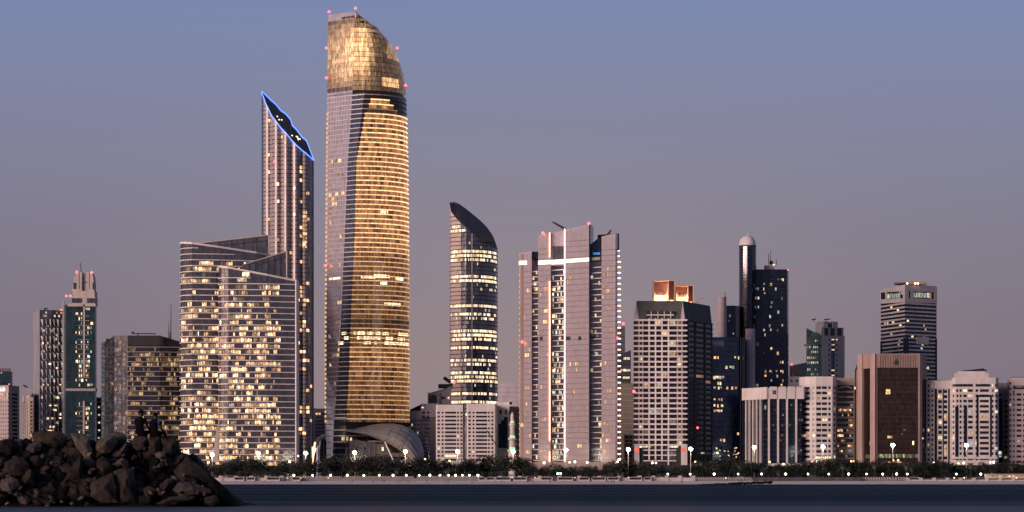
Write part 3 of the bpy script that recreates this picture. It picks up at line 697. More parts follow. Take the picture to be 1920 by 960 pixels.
# ================================================================ hotel with the white grid and the glowing roof frames
def hotel():
    pth = [(1188, 0), (1285, 0), (1336, 44)]
    B = Bld('grid_front_hotel', 'tower with white balcony grid, dark side and orange-lit roof boxes', 1860, pth, 'tower')
    mb = MB(); b0 = [(1189, 0), (1284.5, 0), (1335, 44), (1240, 46)]; t0 = [(1194, 6), (1281, 6), (1331, 42), (1245, 42)]
    lo = [at(a, 600, B.Y).xy.to_3d()*0+Vector((X(a, B.Y+d), B.Y+d, B.z(602))) for a, d in b0]; hi = [Vector((X(a, B.Y+d), B.Y+d, B.z(563 if k < 2 else 566))) for k, (a, d) in enumerate(t0)]
    for k in range(4): mb.face([lo[k], lo[(k+1) % 4], hi[(k+1) % 4], hi[k]])
    mb.face(hi); mb.build('mansard_roof', 'green_grey', B.root)
    B.body('charcoal', 601, 46, levels=[601, B.pb])
    for a, b, c in ((1189, 1198, 1194), (1276, 1284.5, 1281)):
        mb = MB(); y = B.Y-.3
        p = [Vector((X(a, y), y, B.z(600))), Vector((X(b, y), y, B.z(600))), Vector((X(c, y), y+5.6, B.z(564)))]; q = [v+Vector((0, 2.5, 0)) for v in p]
        mb.face(p); mb.face(q[::-1]); [mb.face([p[k], p[(k+1) % 3], q[(k+1) % 3], q[k]]) for k in range(3)]
        mb.build('corner_gable', 'pink_wall', B.root)
    B.piece('loggia', 'charcoal', 1211, 1264, 583, 597.5, -3, -.6); B.piece('loggia_rail', 'slab_white', 1212, 1264, 589.5, 591.5, -.6, -.2)
    for x in (1221, 1233.5, 1245.5, 1257.5): B.piece('loggia_post', 'slab_white', x-.6, x+.6, 584, 598, -.6, -.25)
    # panes first, then the white grid in front of them
    rows = [(601.5+9.75*k, 608.4+9.75*k) for k in range(24)]
    cols = [(1206.5, 1216), (1218.5, 1228), (1230.5, 1240), (1242.5, 1252), (1254.5, 1267)]
    B.windows(cols, rows, .10, mats=('lit_warm', 'lit_pale', 'lit_cool'), wts=(4, 2, 5), gl=(.06, .35), o0=.02, o1=.1)
    B.windows([(1199, 1204), (1271, 1277)], [(a+1.2, b-.8) for a, b in rows], .16, gl=(.05, .4), o0=1.0, o1=1.1)
    for a, b in ((1197, 1206), (1269, 1280)): B.piece('pier', 'pink_wall', a, b, 600, 835, .02, 1.0)
    for x in (1217, 1229, 1241, 1253.2): B.piece('pier', 'slab_white', x-1.3, x+1.3, 597, 872 if x > 1250 else 862, .02, 1.3)
    for k in range(25): B.piece('balcony_slab', 'slab_white', 1187.6, 1285.5, 598.8+9.75*k, 601.8+9.75*k, .05, 1.6)
    for k in range(25): B.piece('side_slab', 'dark_wall', 1286, 1335.6, 600+9.75*k, 601.6+9.75*k, .05, .9)  # shade of the side face is put into dark slabs and piers
    for a, b in ((1291, 1300), (1305, 1318), (1323, 1332)): B.windows([(a, b)], [(603+9.75*k, 608+9.75*k) for k in range(26)], .03, gl=(.05, .25), o0=.05, o1=.15)
    for x in (1289, 1302.5, 1320.5): B.piece('side_pier', 'dark_wall', x-.8, x+.8, 601, 880, .03, .7)
    # base
    for a, b in ((1189, 1198.5), (1277, 1285)):
        B.piece('base_column', 'white_wall', a, b, 835, 872, 0, 1.8)
        mb = MB(); c = at((a+b)/2+.3, 843.5, B.Y-2.0); mb.tube(c, c+Vector((0, .35, 0)), 1.45, n=20); mb.build('round_sign', 'sign_red', B.root)
    B.windows(cols, [(846, 852), (855, 862)], .06, gl=(.1, .3))
    for y in (843, 852.5, 863): B.piece('base_beam', 'slab_white', 1206, 1268, y, y+2, .05, 1.2)
    B.put_lit([(1199+3.2*k, 1201.6+3.2*k, 836.5, 839, R.uniform(.3, .9)) for k in range(7)]+[(1254+3*k, 1256.5+3*k, 836.5, 839, R.uniform(.3, .8)) for k in range(6)], ('lit_pale',), .1, .3)
    B.windows([(1314, 1322)], [(847, 850)], 1, gl=(.2, .4), o0=.1, o1=.3)
    # roof frames lit from inside by a flood lamp on their floor
    for x0, x1, y0, y1, d in ((1225, 1266, 523, 563, 10), (1266.5, 1301, 531, 565, 18)):
        o = MB(); Yb = B.Y+d; t = .5
        xa, xb, za, zb = X(x0, Yb), X(x1, Yb), B.z(y1), B.z(y0)
        ym = Yb+9
        o.box(xa, xa+t, Yb, ym, za, zb); o.box(xb-t, xb, Yb, ym, za, zb); o.box(xa+t, xb-t, Yb, ym, zb-t, zb); o.box(xa+t, xb-t, ym-t, ym, za, zb-t)
        xi = xa+(xb-xa)*.68; o.box(xi, xi+t*.8, Yb+.3, ym-t, za, zb-t)
        fr = o.build('roof_frame', 'peach_lit_wall', B.root)
        mb = MB(); mb.box(xa+2.5, xi-2, Yb+4, Yb+8, za+4.5, za+7); mb.build('roof_plant', 'charcoal', fr)
        mb = MB(); mb.box(xa+1.5, xi-1, Yb+1.5, Yb+3, za+.3, za+.9); mb.build('flood_lamp', 'lamp_orange', fr)
        mb = MB(); mb.box(xi+1.2, xb-1.2, Yb+1.5, Yb+3, za+.3, za+.9); mb.build('flood_lamp', 'lamp_orange', fr)
        L = bpy.data.lights.new('flood_lamp_light', 'POINT'); L.energy = 9000; L.color = (1, .55, .32); L.shadow_soft_size = 1
        l = bpy.data.objects.new('flood_lamp_light', L); COL.objects.link(l); l.parent = fr; l.location = Vector(((xa+xi)/2, Yb+2.5, za+2.2))-parent_world(fr)
    mb = MB(); mb.tube(at(1306, 567, B.Y+20), at(1315, 559, B.Y+20), .4); mb.tube(at(1315, 559, B.Y+20), at(1319, 558, B.Y+20), .5); mb.build('davit', 'metal_pale', B.root)
    B.beacon(1188.5, 734, -1, 1.2); B.beacon(1308, 802, 18, .9)
wall('peach_lit_wall', (.72, .50, .42))  # orange lamplight on the roof frames is also put into this wall colour
hotel()
# ================================================================ navy towers with a domed cylinder
def navy_group():
    B = Bld('blue_glass_block', 'blue glass block with a pale rooftop billboard, beside the white-grid hotel', 1935, [(1331, 6), (1334, 0), (1385, 0), (1396, 8)], 'office block')
    B.body('glass_blue', 632, 30)
    for x in (1386.5, 1390, 1393): B.piece('fin', 'glass_navy', x-.8, x+.8, 632, 870, 0, .7)
    B.slabs('seam', 'glass_navy', 1334, 1385, rowset(640, 866, 9.4, .9), 0, .12)
    got = []
    for y, xs in ((668, (1338, 1345, 1377, 1384, 1391)), (686, (1360, 1368, 1373)), (705, (1337, 1342, 1346, 1350, 1354)), (716, (1345, 1350)), (725, (1338, 1346, 1351, 1362, 1371, 1378)), (747, (1338, 1347, 1352)), (758, (1338, 1345, 1352)), (768, (1338, 1343, 1347, 1351)), (823, (1350, 1356)), (811, (1382,))):
        for x in xs: got.append((x, x+R.uniform(2, 4.6), y, y+R.uniform(3, 6), R.uniform(.15, .6)))
    for k in range(26): x = R.uniform(1338, 1384); y = R.uniform(838, 862); got.append((x, x+2.5, y, y+1.6, R.uniform(.3, .9)))
    B.put_lit(got, ('lit_warm', 'lit_warm', 'lit_pale', 'lit_cool'), .05, .15)
    B.piece('billboard', 'white_wall', 1332, 1357, 639, 650.5, .3, .7)
    for k in range(9): B.piece('letter', 'dark_wall', 1334+2.2*k, 1335.3+2.2*k, 647, 650, .7, .75)
    for k, w in ((0, 4), (5, 6)): B.piece('letter', 'brown_pink', 1338+k, 1338+k+w, 640.8, 642, .7, .75)
    T = Bld('dome_tower', 'dark blue tower with a cylindrical shaft topped by a pale dome', 2000, [(1386, 6), (1390, 2), (1394, 0), (1402, -1), (1410, 0), (1416, 4), (1418, 8)], 'skyscraper')
    T.body('glass_navy', 461.5, 26, name='shaft')
    T.piece('light_facet', 'glass_grey', 1392.5, 1400, 462, 725, .02, .25); T.slabs('seam', 'glass_navy', 1392.5, 1400, rowset(468, 720, 5.4, .7), .25, .32)
    mb = MB(); c = at(1401.5, 461, T.Y+7); r = 15.3*T.Y/F
    mb.lathe(c, [(r, -.3), (r*1.02, 2), (r*.98, r*.45), (r*.87, r*.75), (r*.66, r*1.03), (r*.36, r*1.2), (.05, r*1.26)], 28); mb.build('dome', 'white_wall', T.root, smooth=True)
    mb = MB(); mb.tube(c+Vector((0, 0, r*1.2)), c+Vector((0, 0, r*1.55)), .25); mb.build('finial', 'metal_pale', T.root)
    mb = MB(); mb.lathe(c+Vector((0, 0, -.8)), [(r*1.06, 0), (r*1.06, 1), (r*.9, 1.05)], 28); mb.build('collar', 'charcoal', T.root)
    W = Bld('navy_slab_tower', 'dark navy slab tower with a rooftop mast, right of the domed shaft', 2010, [(1414, 2), (1418, 0), (1476, 0), (1478.5, 6)], 'skyscraper')
    W.body('glass_navy', 505, 30)
    W.slabs('seam', 'charcoal', 1418, 1476, rowset(515, 720, 8.6, .8), 0, .12)
    got = []
    for k in range(46):
        x = R.choice((1420, 1431, 1443, 1455, 1464))+R.uniform(-2, 3); y = 522+8.6*R.randint(0, 24); got.append((x, x+R.uniform(1.5, 4), y, y+R.uniform(3, 6), R.uniform(.04, .45)))
    W.put_lit(got, ('lit_warm', 'lit_warm', 'lit_cool'), .05, .14)
    W.piece('roof_house', 'cream_wall', 1436, 1454, 496, 505.5, -14, -8)
    mb = MB(); c = at(1445, 497, W.Y+10)
    mb.tube(c, c+Vector((0, 0, 11)), .3, .1); mb.tube(c+Vector((-1.4, 0, 0)), c+Vector((-1.4, 0, 8)), .2); mb.tube(c+Vector((4, 0, 0)), c+Vector((4, 0, 4)), .2); mb.build('mast', 'metal_dark', W.root)
    mb = MB(); mb.ball(at(1446, 492.5, W.Y+9), 1.4); mb.build('dish', 'charcoal', W.root)
    W.beacon(1477, 506, 2, .6)
    mb = MB(); c = at(1451, 496.5, W.Y+7); mb.ball(c, .5); mb.build('roof_lamp', 'lamp_warm', W.root)
    S = Bld('dark_stair_tower', 'low dark block between the pale cylinder and the domed shaft', 1990, [(1361, 2), (1363, 0), (1378, 0), (1387, 4)], 'tower')
    S.body('glass_navy', 573, 24); S.piece('brown_panel', 'brown_pink', 1379, 1385, 574, 640, 0, .3)
    S.put_lit([(1367, 1370, 590, 595, .2), (1374, 1376, 624, 627, .3), (1366, 1368, 600, 603, .1)], ('lit_cool',), .05, .2)
    def cyl(label, x0, x1, y0, Y, mat):
        c = at((x0+x1)/2, y0, Y); r = (x1-x0)/2*Y/F; o = empty('round_lift_shaft', (c.x, Y, 4), label, 'tower')
        mb = MB(); mb.lathe(Vector((c.x, c.y, 0)), [(r, 4), (r, c.z), (r*1.05, c.z+.05), (r*1.05, c.z+.8), (.05, c.z+.85)], 28); mb.build('shaft', mat, o, smooth=False)
        mb = MB(); mb.tube(c+Vector((r*.7, 0, .5)), c+Vector((r*.7, 0, 4)), .25); mb.build('rod', 'metal_dark', o)
        for k in range(6):
            mb = MB(); mb.lathe(Vector((c.x, c.y, 0)), [(r+.06, c.z-4-k*7), (r+.06, c.z-4.3-k*7)], 28); mb.build('joint', 'tan_wall', o)
    cyl('pale round concrete shaft left of the dark stair block', 1345, 1362, 559, 1985, 'pink_wall')
    cyl('round pink concrete shaft in front of the domed tower', 1397.5, 1416, 619, 1960, 'pink_wall')
navy_group()
# ================================================================ small far towers
def side_blocks():
    # behind the pink tower
    B = Bld('grey_far_tower', 'plain grey tower with a red beacon behind the pink tower', 2250, [(1150, 4), (1172, 0)], 'tower'); B.body('grey_wall', 612, 20); B.beacon(1169, 607, 0, 1.2)
    for k in range(12): B.piece('joint', 'dark_wall', 1151, 1172, 618+k*12, 619+k*12, 0, .1)
    B = Bld('slanted_teal_block', 'narrow dark glass block with slanted roof beside the pink tower', 2150, [(1155, 2), (1183, 0)], 'tower'); B.body('glass_dark', lambda q: 668-(q-1155)*.42, 22)
    B.put_lit([(1169, 1181, 670, 674, .5), (1168, 1182, 692, 696, .5), (1168, 1181, 706, 710, .4), (1164, 1167, 692, 695, .5)], ('lit_pale',), .05, .15); B.slabs('seam', 'charcoal', 1156, 1183, rowset(672, 860, 10.5, 1), 0, .15)
    B = Bld('olive_tower', 'plain olive grey block between the pink tower and the hotel', 1990, [(1160, 2), (1188, 0)], 'tower'); B.body('olive_wall', 719, 20); B.slabs('joint', 'tan_wall', 1160, 1188, rowset(728, 860, 11, .8), 0, .12)
    B = Bld('balcony_block', 'small cream balcony block beside the foot of the hotel', 1880, [(1170, 2), (1189, 0)], 'building'); B.body('window_glass', 815, 16)
    B.slabs('balcony', 'cream_wall', 1170, 1189, rowset(815, 872, 7, 2.6), 0, 1.1); B.fins('pier', 'cream_wall', [(1171, 1172.5), (1179, 1180.5), (1186, 1187.5)], 815, 872, 0, .9)
    # teal block with the grey slab
    B = Bld('teal_grey_tower', 'tower with slanted teal glass front and grey slab dotted with square windows', 2080, [(1512, 14), (1541, 0), (1580, 4), (1584, 12)], 'tower')
    B.body('glass_teal', lambda q: 613 if q < 1512.5 else (630 if q < 1581 else 628), 30)
    B.piece('grey_slab', 'grey_wall', 1541, 1580, 614, 715, 0, .7)
    B.piece('roof_block', 'grey_wall', 1521, 1556, 602, 632, -16, -4); B.piece('roof_block', 'grey_wall', 1565, 1580, 602, 632, -14, -4)
    for x in (1545, 1556, 1569): B.piece('opening', 'charcoal', x, x+(8 if x > 1550 else 7), 615, 629, .7, .8)
    B.piece('glass_strip', 'glass_teal', 1558, 1564, 633, 715, .7, .8)
    for k in range(8):
        y = 635+k*9.6
        for x in (1552.8, 1567.2): B.piece('window', 'window_glass', x, x+2.4, y, y+3.6, .7, .78)
        if k in (0, 1, 2, 6, 7): B.piece('lit_window', 'lit_pale', 1558.5, 1563.5, y+.5, y+2.6, .8, .86, .4)
    B.piece('lit_window', 'lit_warm', 1567, 1569.5, 635, 638, .8, .85, .6)
    got = []
    for y in (636, 648, 657, 668, 677, 690, 699):
        for k in range(6):
            if R.random() < .6: x = 1514+k*3.6; got.append((x, x+2, y-(1524-x)*.1, y+4, R.uniform(.1, .35)))
    B.put_lit(got, ('lit_cool', 'lit_pale'), .05, .12); B.slabs('seam', 'charcoal', 1513, 1540, rowset(632, 712, 9.6, .8), 0, .12)
    mb = MB(); 
    for x0, x1 in ((1522, 1530), (1545, 1557)): mb.tube(at(x0, 599.5, 2085), at(x1, 598, 2085), .4)
    mb.tube(at(1526, 599, 2085), at(1526, 603, 2085), .3); mb.tube(at(1549, 599, 2085), at(1549, 603, 2085), .3); mb.build('roof_crane', 'metal_dark', B.root)
    mb = MB(); mb.box(X(1509, 2080), X(1512, 2080), 2082, 2086, Z(648, 2080), Z(645.5, 2080)); mb.build('outrigger', 'metal_dark', B.root)
    B = Bld('tan_roof_block', 'tan windowless block with a red beacon left of the teal tower', 2040, [(1480, 0), (1512, 0)], 'building'); B.body('tan_wall', lambda q: 686-(q-1480)*.2, 20); B.beacon(1484.5, 683, -1, .8)
    B.piece('parapet', 'cream_wall', 1480, 1512, 696, 698, 0, .4); B.windows([(1484, 1487), (1492, 1495), (1500, 1503)], [(703, 707)], 0)
    # banded grey tower
    B = Bld('banded_grey_tower', 'tall grey tower with dark horizontal window bands and lit top floor', 2120, [(1651.5, 16), (1697, 0), (1756, 12)], 'skyscraper')
    B.body('glass_navy', lambda q: 541 if q < 1660 else (533 if q < 1740 else 535), 36, levels=[None, B.pb])
    B.piece('crown_wall', 'band_grey', 1651.5, 1756, lambda q: interp([(1651, 541), (1697, 533.5), (1757, 536)], q), 546, 0, .8)
    B.piece('crown_wall', 'band_grey', 1651.5, 1756, 559, 567, 0, .8)
    for a, b in ((1651.5, 1653), (1661, 1664), (1687, 1689), (1694, 1703), (1707, 1711), (1744, 1746), (1751, 1756)): B.piece('crown_pier', 'band_grey', a, b, 545, 560, 0, .78)
    B.put_lit([(1664+k*3.9, 1667+k*3.9, 549, 558, R.uniform(.12, .3)) for k in range(6)]+[(1711+k*5.4, 1715.5+k*5.4, 548, 557, R.uniform(.1, .35)) for k in range(6)]+[(1689+1.8*k, 1690+1.8*k, 546, 552, .2) for k in range(3)], ('lit_cool', 'lit_pale'), .05, .2)
    rows = rowset(567, 868, 7.25, 3.2); sl = lambda py: (lambda q: py+abs(1697-q)*(.10 if q < 1697 else .03)*(880-py)/330)
    for c, d in rows:
        B.piece('floor_band', 'band_grey', 1652, 1755.8, sl(c), sl(d), 0, .7)
    got = []
    for k in range(60):
        x = R.uniform(1655, 1750); c = R.choice(rows)[1]; y = sl(c)(x); got.append((x, x+R.uniform(2, 4), y+.4, y+3.8, R.uniform(.1, .6)))
    B.put_lit(got, ('lit_warm', 'lit_warm', 'lit_pale', 'lit_cool'), .05, .15)
    B.piece('corner_glass', 'glass_navy', 1695, 1702, 633, 868, .72, .95); B.piece('corner_glass', 'glass_navy', 1652, 1655, 638, 868, .72, .95); B.piece('corner_glass', 'glass_navy', 1752.5, 1755.8, 634, 868, .72, .95)
    B.piece('plain_panel', 'band_grey', 1717, 1740, 631, 645, .7, 1.1)
    mb = MB(); c = at(1707, 531, B.Y+16); mb.box(c.x-12, c.x+12, c.y-4, c.y+4, c.z-1.2, c.z+.8); mb.build('roof_plant', 'tan_wall', B.root)
    mb = MB(); mb.tube(at(1680, 533, 2130), at(1700, 531, 2130), .5); mb.tube(at(1680, 534, 2130), at(1679, 530, 2130), .5); mb.build('roof_crane', 'metal_dark', B.root)
    for x in (1701, 1716, 1721):
        mb = MB(); mb.ball(at(x, 531.5, 2122), .8); mb.build('roof_lamp', 'lamp_warm', B.root)
wall('olive_wall', (.17, .145, .12))
side_blocks()
# ================================================================ buildings at the left
def left_group():
    B = Bld('teal_far_block', 'dark teal glass block with red rooftop lettering at the far left', 2300, [(-20, 0), (20, 0), (23.5, 5)], 'office block'); B.body('glass_teal', 697, 22)
    B.slabs('seam', 'charcoal', -20, 20, rowset(704, 860, 9, .8), 0, .12); B.piece('lit_window', 'lit_cool', 1, 4, 698, 700, .05, .1, .4)
    for k in range(7): B.piece('roof_letter', 'red_sign', -1+3.3*k, 1.4+3.3*k, 690.5, 696, -1, -.6)
    B.piece('letter_rail', 'metal_dark', -4, 22, 696, 696.8, -1.2, -.5)
    B = Bld('pink_punched_block', 'pinkish block with punched windows and a lit white rooftop sign, left edge', 2010, [(-20, 3), (15.5, 0), (35.5, 18)], 'office block'); B.body('window_glass', 722.5, 30)
    rows = rowset(737, 866, 7.45, 4.6)
    B.wallgrid('pink_wall', -20, 15.5, 722.5, 872, [(-19+3.2*k, -17.2+3.2*k) for k in range(11)], rows, p=0, pf=lambda x, y: .85 if y < 752 else .0, mats=('lit_orange',), wts=(1,), gl=(.4, 1.))
    B.piece('side_wall', 'grey_wall', 15.6, 35.4, 722.5, 872, 0, .3)  # shade of the flank is put into a greyer wall than the front
    for c, d in rows: B.piece('side_window', 'window_glass', 22, 32, c, d-.6, .3, .36)
    # the lit sign: joined strokes, a dot above
    for a, b, c, d in ((-6, -4, 726, 733), (-4, 1, 731, 733), (1, 2.2, 727, 733), (2.2, 5, 731.4, 733), (5, 6.2, 728.5, 733), (6.2, 8.6, 731.4, 733), (8.6, 9.8, 728, 732.6), (6, 7.6, 726, 727.4)): B.piece('sign_stroke', 'sign_white', a, b, c, d, .5, .8)
    B.beacon(17, 720.5, 0, .5)
    B = Bld('grey_mid_block', 'grey concrete block with a roof crane behind the cream terrace block', 2140, [(39, 2), (62, 0), (66, 4)], 'building'); B.body('grey_wall', 727, 24)
    B.windows([(42, 46)], [(742, 755)], 0, o0=.05, o1=.2); B.windows([(41, 44), (45, 48)], rowset(764, 860, 6.5, 3), 0, o0=.05, o1=.15)
    mb = MB(); mb.tube(at(44, 722, 2150), at(52, 727.5, 2150), .6); mb.build('roof_crane', 'metal_dark', B.root)
    B = Bld('cream_terrace_block', 'narrow cream lit block with square windows beside the faceted tower', 2060, [(48.5, 2), (63, 0)], 'apartment block'); B.body('window_glass', lambda q: 744 if q < 55 else 737, 18)
    B.wallgrid('sand_wall', 49, 63, 745, 872, [(51.5, 55.5), (57.3, 61.5)], rowset(752, 866, 6.9, 4.2), p=.06, gl=(.2, .5))
    # tower of triangular facets
    B = Bld('faceted_tower', 'grey glass tower clad in rows of triangular facets, plain flank at left', 2060, [(63, 20), (75, 0), (119, 6), (121, 12)], 'tower'); B.body('glass_dark', lambda q: 583 if q < 70 else 581, 34)
    B.piece('flank_wall', 'grey_wall', 63, 75, lambda q: 582, 872, 0, .3)
    for r in range(17):
        y0 = 598+r*15.7; tw = 7.3
        for k in range(6):
            a = 76+k*tw+(tw/2 if r % 2 else 0)*0; mb = MB()
            xs, pf = B.pts(y0, a, a+tw, .05); xm, pm = B.pts(y0, a+tw/2, a+tw/2, 1.5)
            p0 = Vector((pf[0].x, pf[0].y, B.z(y0))); p1 = Vector((pf[-1].x, pf[-1].y, B.z(y0))); p2 = Vector((pm[0].x, pm[0].y, B.z(y0+15))); pm_ = Vector((pm[0].x, pm[0].y, B.z(y0+1)))
            mb.face([p0, pm_, p2]); mb.face([pm_, p1, p2]); mb.build('facet', 'facet_dark' if (k+r) % 2 else 'facet_pale', B.root)
        B.piece('facet_rail', 'glass_grey', 75.2, 119, y0-.9, y0, .05, .8)
    B.windows([(77+4*k, 80+4*k) for k in range(10)], [(584, 587.5), (590, 594)], .5, only_lit=True, gl=(.1, .4), mats=('lit_pale', 'lit_cool'), wts=(2, 1))
    got = []
    for k in range(80):
        x = R.uniform(76, 116); y = 598+R.randint(0, 33)*7.85+4; got.append((x, x+R.uniform(1.5, 5), y, y+R.uniform(2, 4.5), R.uniform(.1, .6)))
    B.put_lit(got, ('lit_pale', 'lit_warm', 'lit_cool'), 1.0, 1.6); B.beacon(115, 581, 2, .8)
    mb = MB(); mb.tube(at(82, 579, 2070), at(90, 578, 2070), .4); mb.box(X(83, 2070), X(86, 2070), 2069, 2071, Z(582, 2070), Z(579, 2070)); mb.build('roof_crane', 'metal_dark', B.root)
    # stepped tower with the twin-shouldered crown
    B = Bld('shouldered_tower', 'dark teal tower with a cream two-shouldered crown and red beacons', 2040, [(120, 6), (124, 0), (178, 0), (181, 5)], 'skyscraper'); B.body('glass_teal', 571, 32)
    B.piece('edge_fin', 'metal_pale', 119.8, 121.6, 562, 868, .1, 1.0)
    B.piece('parapet', 'cream_wall', 127, 181, 570, 574.5, 0, .6)
    B.piece('neck', 'cream_wall', 133, 177, 556, 571, -16, -3); B.piece('neck_glass', 'glass_dark', 133.5, 152.5, 558.5, 567.5, -3, -2.8); B.piece('neck_glass', 'glass_dark', 162, 176.5, 558.5, 567.5, -3, -2.8)
    B.piece('neck', 'cream_wall', 135, 176, 545, 556.5, -17, -3.4)
    def shoulder(pts):
        mb = MB(); p = [at(a, b, B.Y+4) for a, b in pts]; q = [v+Vector((0, 11, 0)) for v in p]; mb.face(p); mb.face(q[::-1])
        for k in range(len(p)): mb.face([p[k], p[(k+1) % len(p)], q[(k+1) % len(p)], q[k]])
        return mb.build('shoulder', 'cream_wall', B.root)
    s1 = shoulder([(135, 546), (137, 533), (140, 519), (143, 511.5), (153.5, 510), (153.5, 546)]); s2 = shoulder([(162, 546), (162, 510), (172, 511.5), (174.5, 518), (176, 533), (176, 546)])
    for sh, xs in ((s1, (148, 137.5)), (s2, (167, 173.5))):
        mb = MB(); y = B.Y+3.9; mb.box(X(xs[0]-.7, y), X(xs[0]+.7, y), y-.15, y+.1, Z(542, y), Z(511, y)); mb.build('slot', 'tan_wall', sh)
        mb = MB(); mb.box(X(xs[1], y), X(xs[1]+(5.5 if xs[1] < 150 else 2.4), y), y-.1, y+.1, Z(542, y), Z(530, y)); mb.build('louvre', 'charcoal', sh)
    B.piece('bridge', 'metal_dark', 154, 162, 544.5, 546, -10, -4); B.piece('bridge', 'metal_dark', 153, 162.5, 528, 529, -10, -4)
    mb = MB(); mb.tube(at(152.5, 512, B.Y+9), at(150.5, 493, B.Y+9), .45, .25); mb.build('mast', 'metal_dark', B.root)
    mb = MB(); mb.tube(at(159, 546, B.Y+9), at(159, 513, B.Y+9), .3); mb.build('mast', 'metal_pale', B.root)
    for x, y in ((144, 510), (172, 511), (124.5, 555), (132, 555)): B.beacon(x, y, 4, 1.0)
    B.piece('spine', 'cream_wall', 156.2, 159.4, 571, 706, 0, .6); B.piece('spine', 'cream_wall', 155.6, 158.8, 752, 868, 0, .6); B.piece('belt', 'band_grey', 124, 181, 728.5, 733, 0, .5)
    for c, d in rowset(592, 716, 8.9, 1): B.piece('bracket', 'tan_wall', 146, 168, c, d, 0, .5)
    for c, d in rowset(762, 860, 8.9, 1): B.piece('bracket', 'tan_wall', 144, 168, c, d, 0, .5)
    got = []
    for r in range(29):
        y = 577+r*8.9
        if 722 < y < 736: continue
        for x in (142, 148, 152, 161, 164, 170): 
            if R.random() < (.42 if y < 722 else .16): got.append((x, x+R.choice((1.6, 2, 4.5)), y, y+R.uniform(3.5, 5.5), R.uniform(.15, .8)))
    B.put_lit(got, ('lit_warm', 'lit_pale', 'lit_pale', 'lit_cool'), .05, .15); B.slabs('seam', 'charcoal', 124, 178, rowset(583, 866, 8.9, .7), 0, .1)
    B = Bld('slim_balcony_block', 'slim block with white balconies between the teal tower and dark office', 2100, [(180, 0), (191, 0)], 'apartment block'); B.body('window_glass', 745, 14)
    B.slabs('balcony', 'pink_wall', 180, 191, rowset(745, 866, 7.2, 2.8), 0, 1.0)
    for k in range(7): B.piece('lit_window', 'lit_pale', 184, 187.5, 764+k*14.4-2, 764+k*14.4+1, .05, .1, R.uniform(.3, .8))
    # dark wide office
    B = Bld('dark_wide_office', 'wide dark office block with golden lit middle floors and a rooftop mast', 2010, [(190, 18), (196, 8), (215, 2), (240, 0), (300, 1), (345, 6)], 'office block')
    B.body('glass_smoke', lambda q: 640 if q < 197 else (629 if q < 306 else 642), 40)
    B.piece('plant_screen', 'charcoal', 240, 306, 631, 647, 0, .7)
    for c, d in rowset(650, 868, 9.15, 1.2): B.piece('spandrel', 'band_grey', 238, 345, c, d, 0, .45); B.piece('spandrel', 'dark_wall', 190, 237.5, c, d, 0, .3)
    for r in range(23):
        for k in range(5):
            if R.random() < .8: B.piece('panel', R.choice(('glass_dark', 'glass_blue', 'glass_dark')), 199+k*8, 203.5+k*8, 634+r*9.15+(4.5 if k % 2 else 0), 641.5+r*9.15+(4.5 if k % 2 else 0), .05, .3)
    def pf(x, y):
        n = noise.noise(Vector((x*.045, y*.05, 3)))
        if x < 236: return .03
        return max(.04, min(.85, .30+.9*n+(.3 if 658 < y < 690 else 0)))
    B.lit_rows([(d+.6, c+8.6) for c, d in rowset(650, 868, 9.15, 1.2)], 200, 344, 2.4, pf, ('lit_office', 'lit_office', 'lit_orange'), gap=.5, run=3, gl=(.05, .7))
    mb = MB(); mb.tube(at(320, 644, 2020), at(320.5, 570, 2020), .5, .2); mb.tube(at(316.5, 644, 2020), at(316.5, 602, 2020), .4, .15); mb.build('mast', 'metal_dark', B.root)
    mb = MB(); p = [at(303, 642, 2018), at(316, 622, 2018), at(316, 642, 2018)]; q = [v+Vector((0, 6, 0)) for v in p]; mb.face(p); mb.face(q[::-1]); [mb.face([p[k], p[(k+1) % 3], q[(k+1) % 3], q[k]]) for k in range(3)]; mb.build('roof_fin', 'band_grey', B.root)
    mb = MB(); mb.tube(at(249, 625, 2020), at(293, 626, 2020), .35); mb.box(X(247, 2020), X(250.5, 2020), 2019, 2021, Z(626, 2020), Z(621.5, 2020)); mb.tube(at(258, 631, 2020), at(258, 625, 2020), .5); mb.build('roof_crane', 'metal_dark', B.root)
    B = Bld('pink_gap_block', 'pinkish apartment block glimpsed between the fluted tower and golden tower', 2120, [(586, 0), (612, 0)], 'apartment block'); B.body('window_glass', lambda q: 765 if q < 591 else 768, 14)
    B.wallgrid('pink_wall', 586, 612, 766, 872, [(592+3.4*k, 594.2+3.4*k) for k in range(6)], rowset(774, 866, 6.8, 3.6), p=.06, gl=(.2, .5))
wall('sand_wall', (.60, .44, .30)); plain('red_sign', (.20, .04, .05)); glass('facet_pale', (.27, .27, .30), rough=.55, metal=.3); glass('facet_dark', (.12, .125, .145), rough=.5, metal=.3); lit('lit_office', (1, .55, .18), (1, .78, .40), 1.8)
left_group()
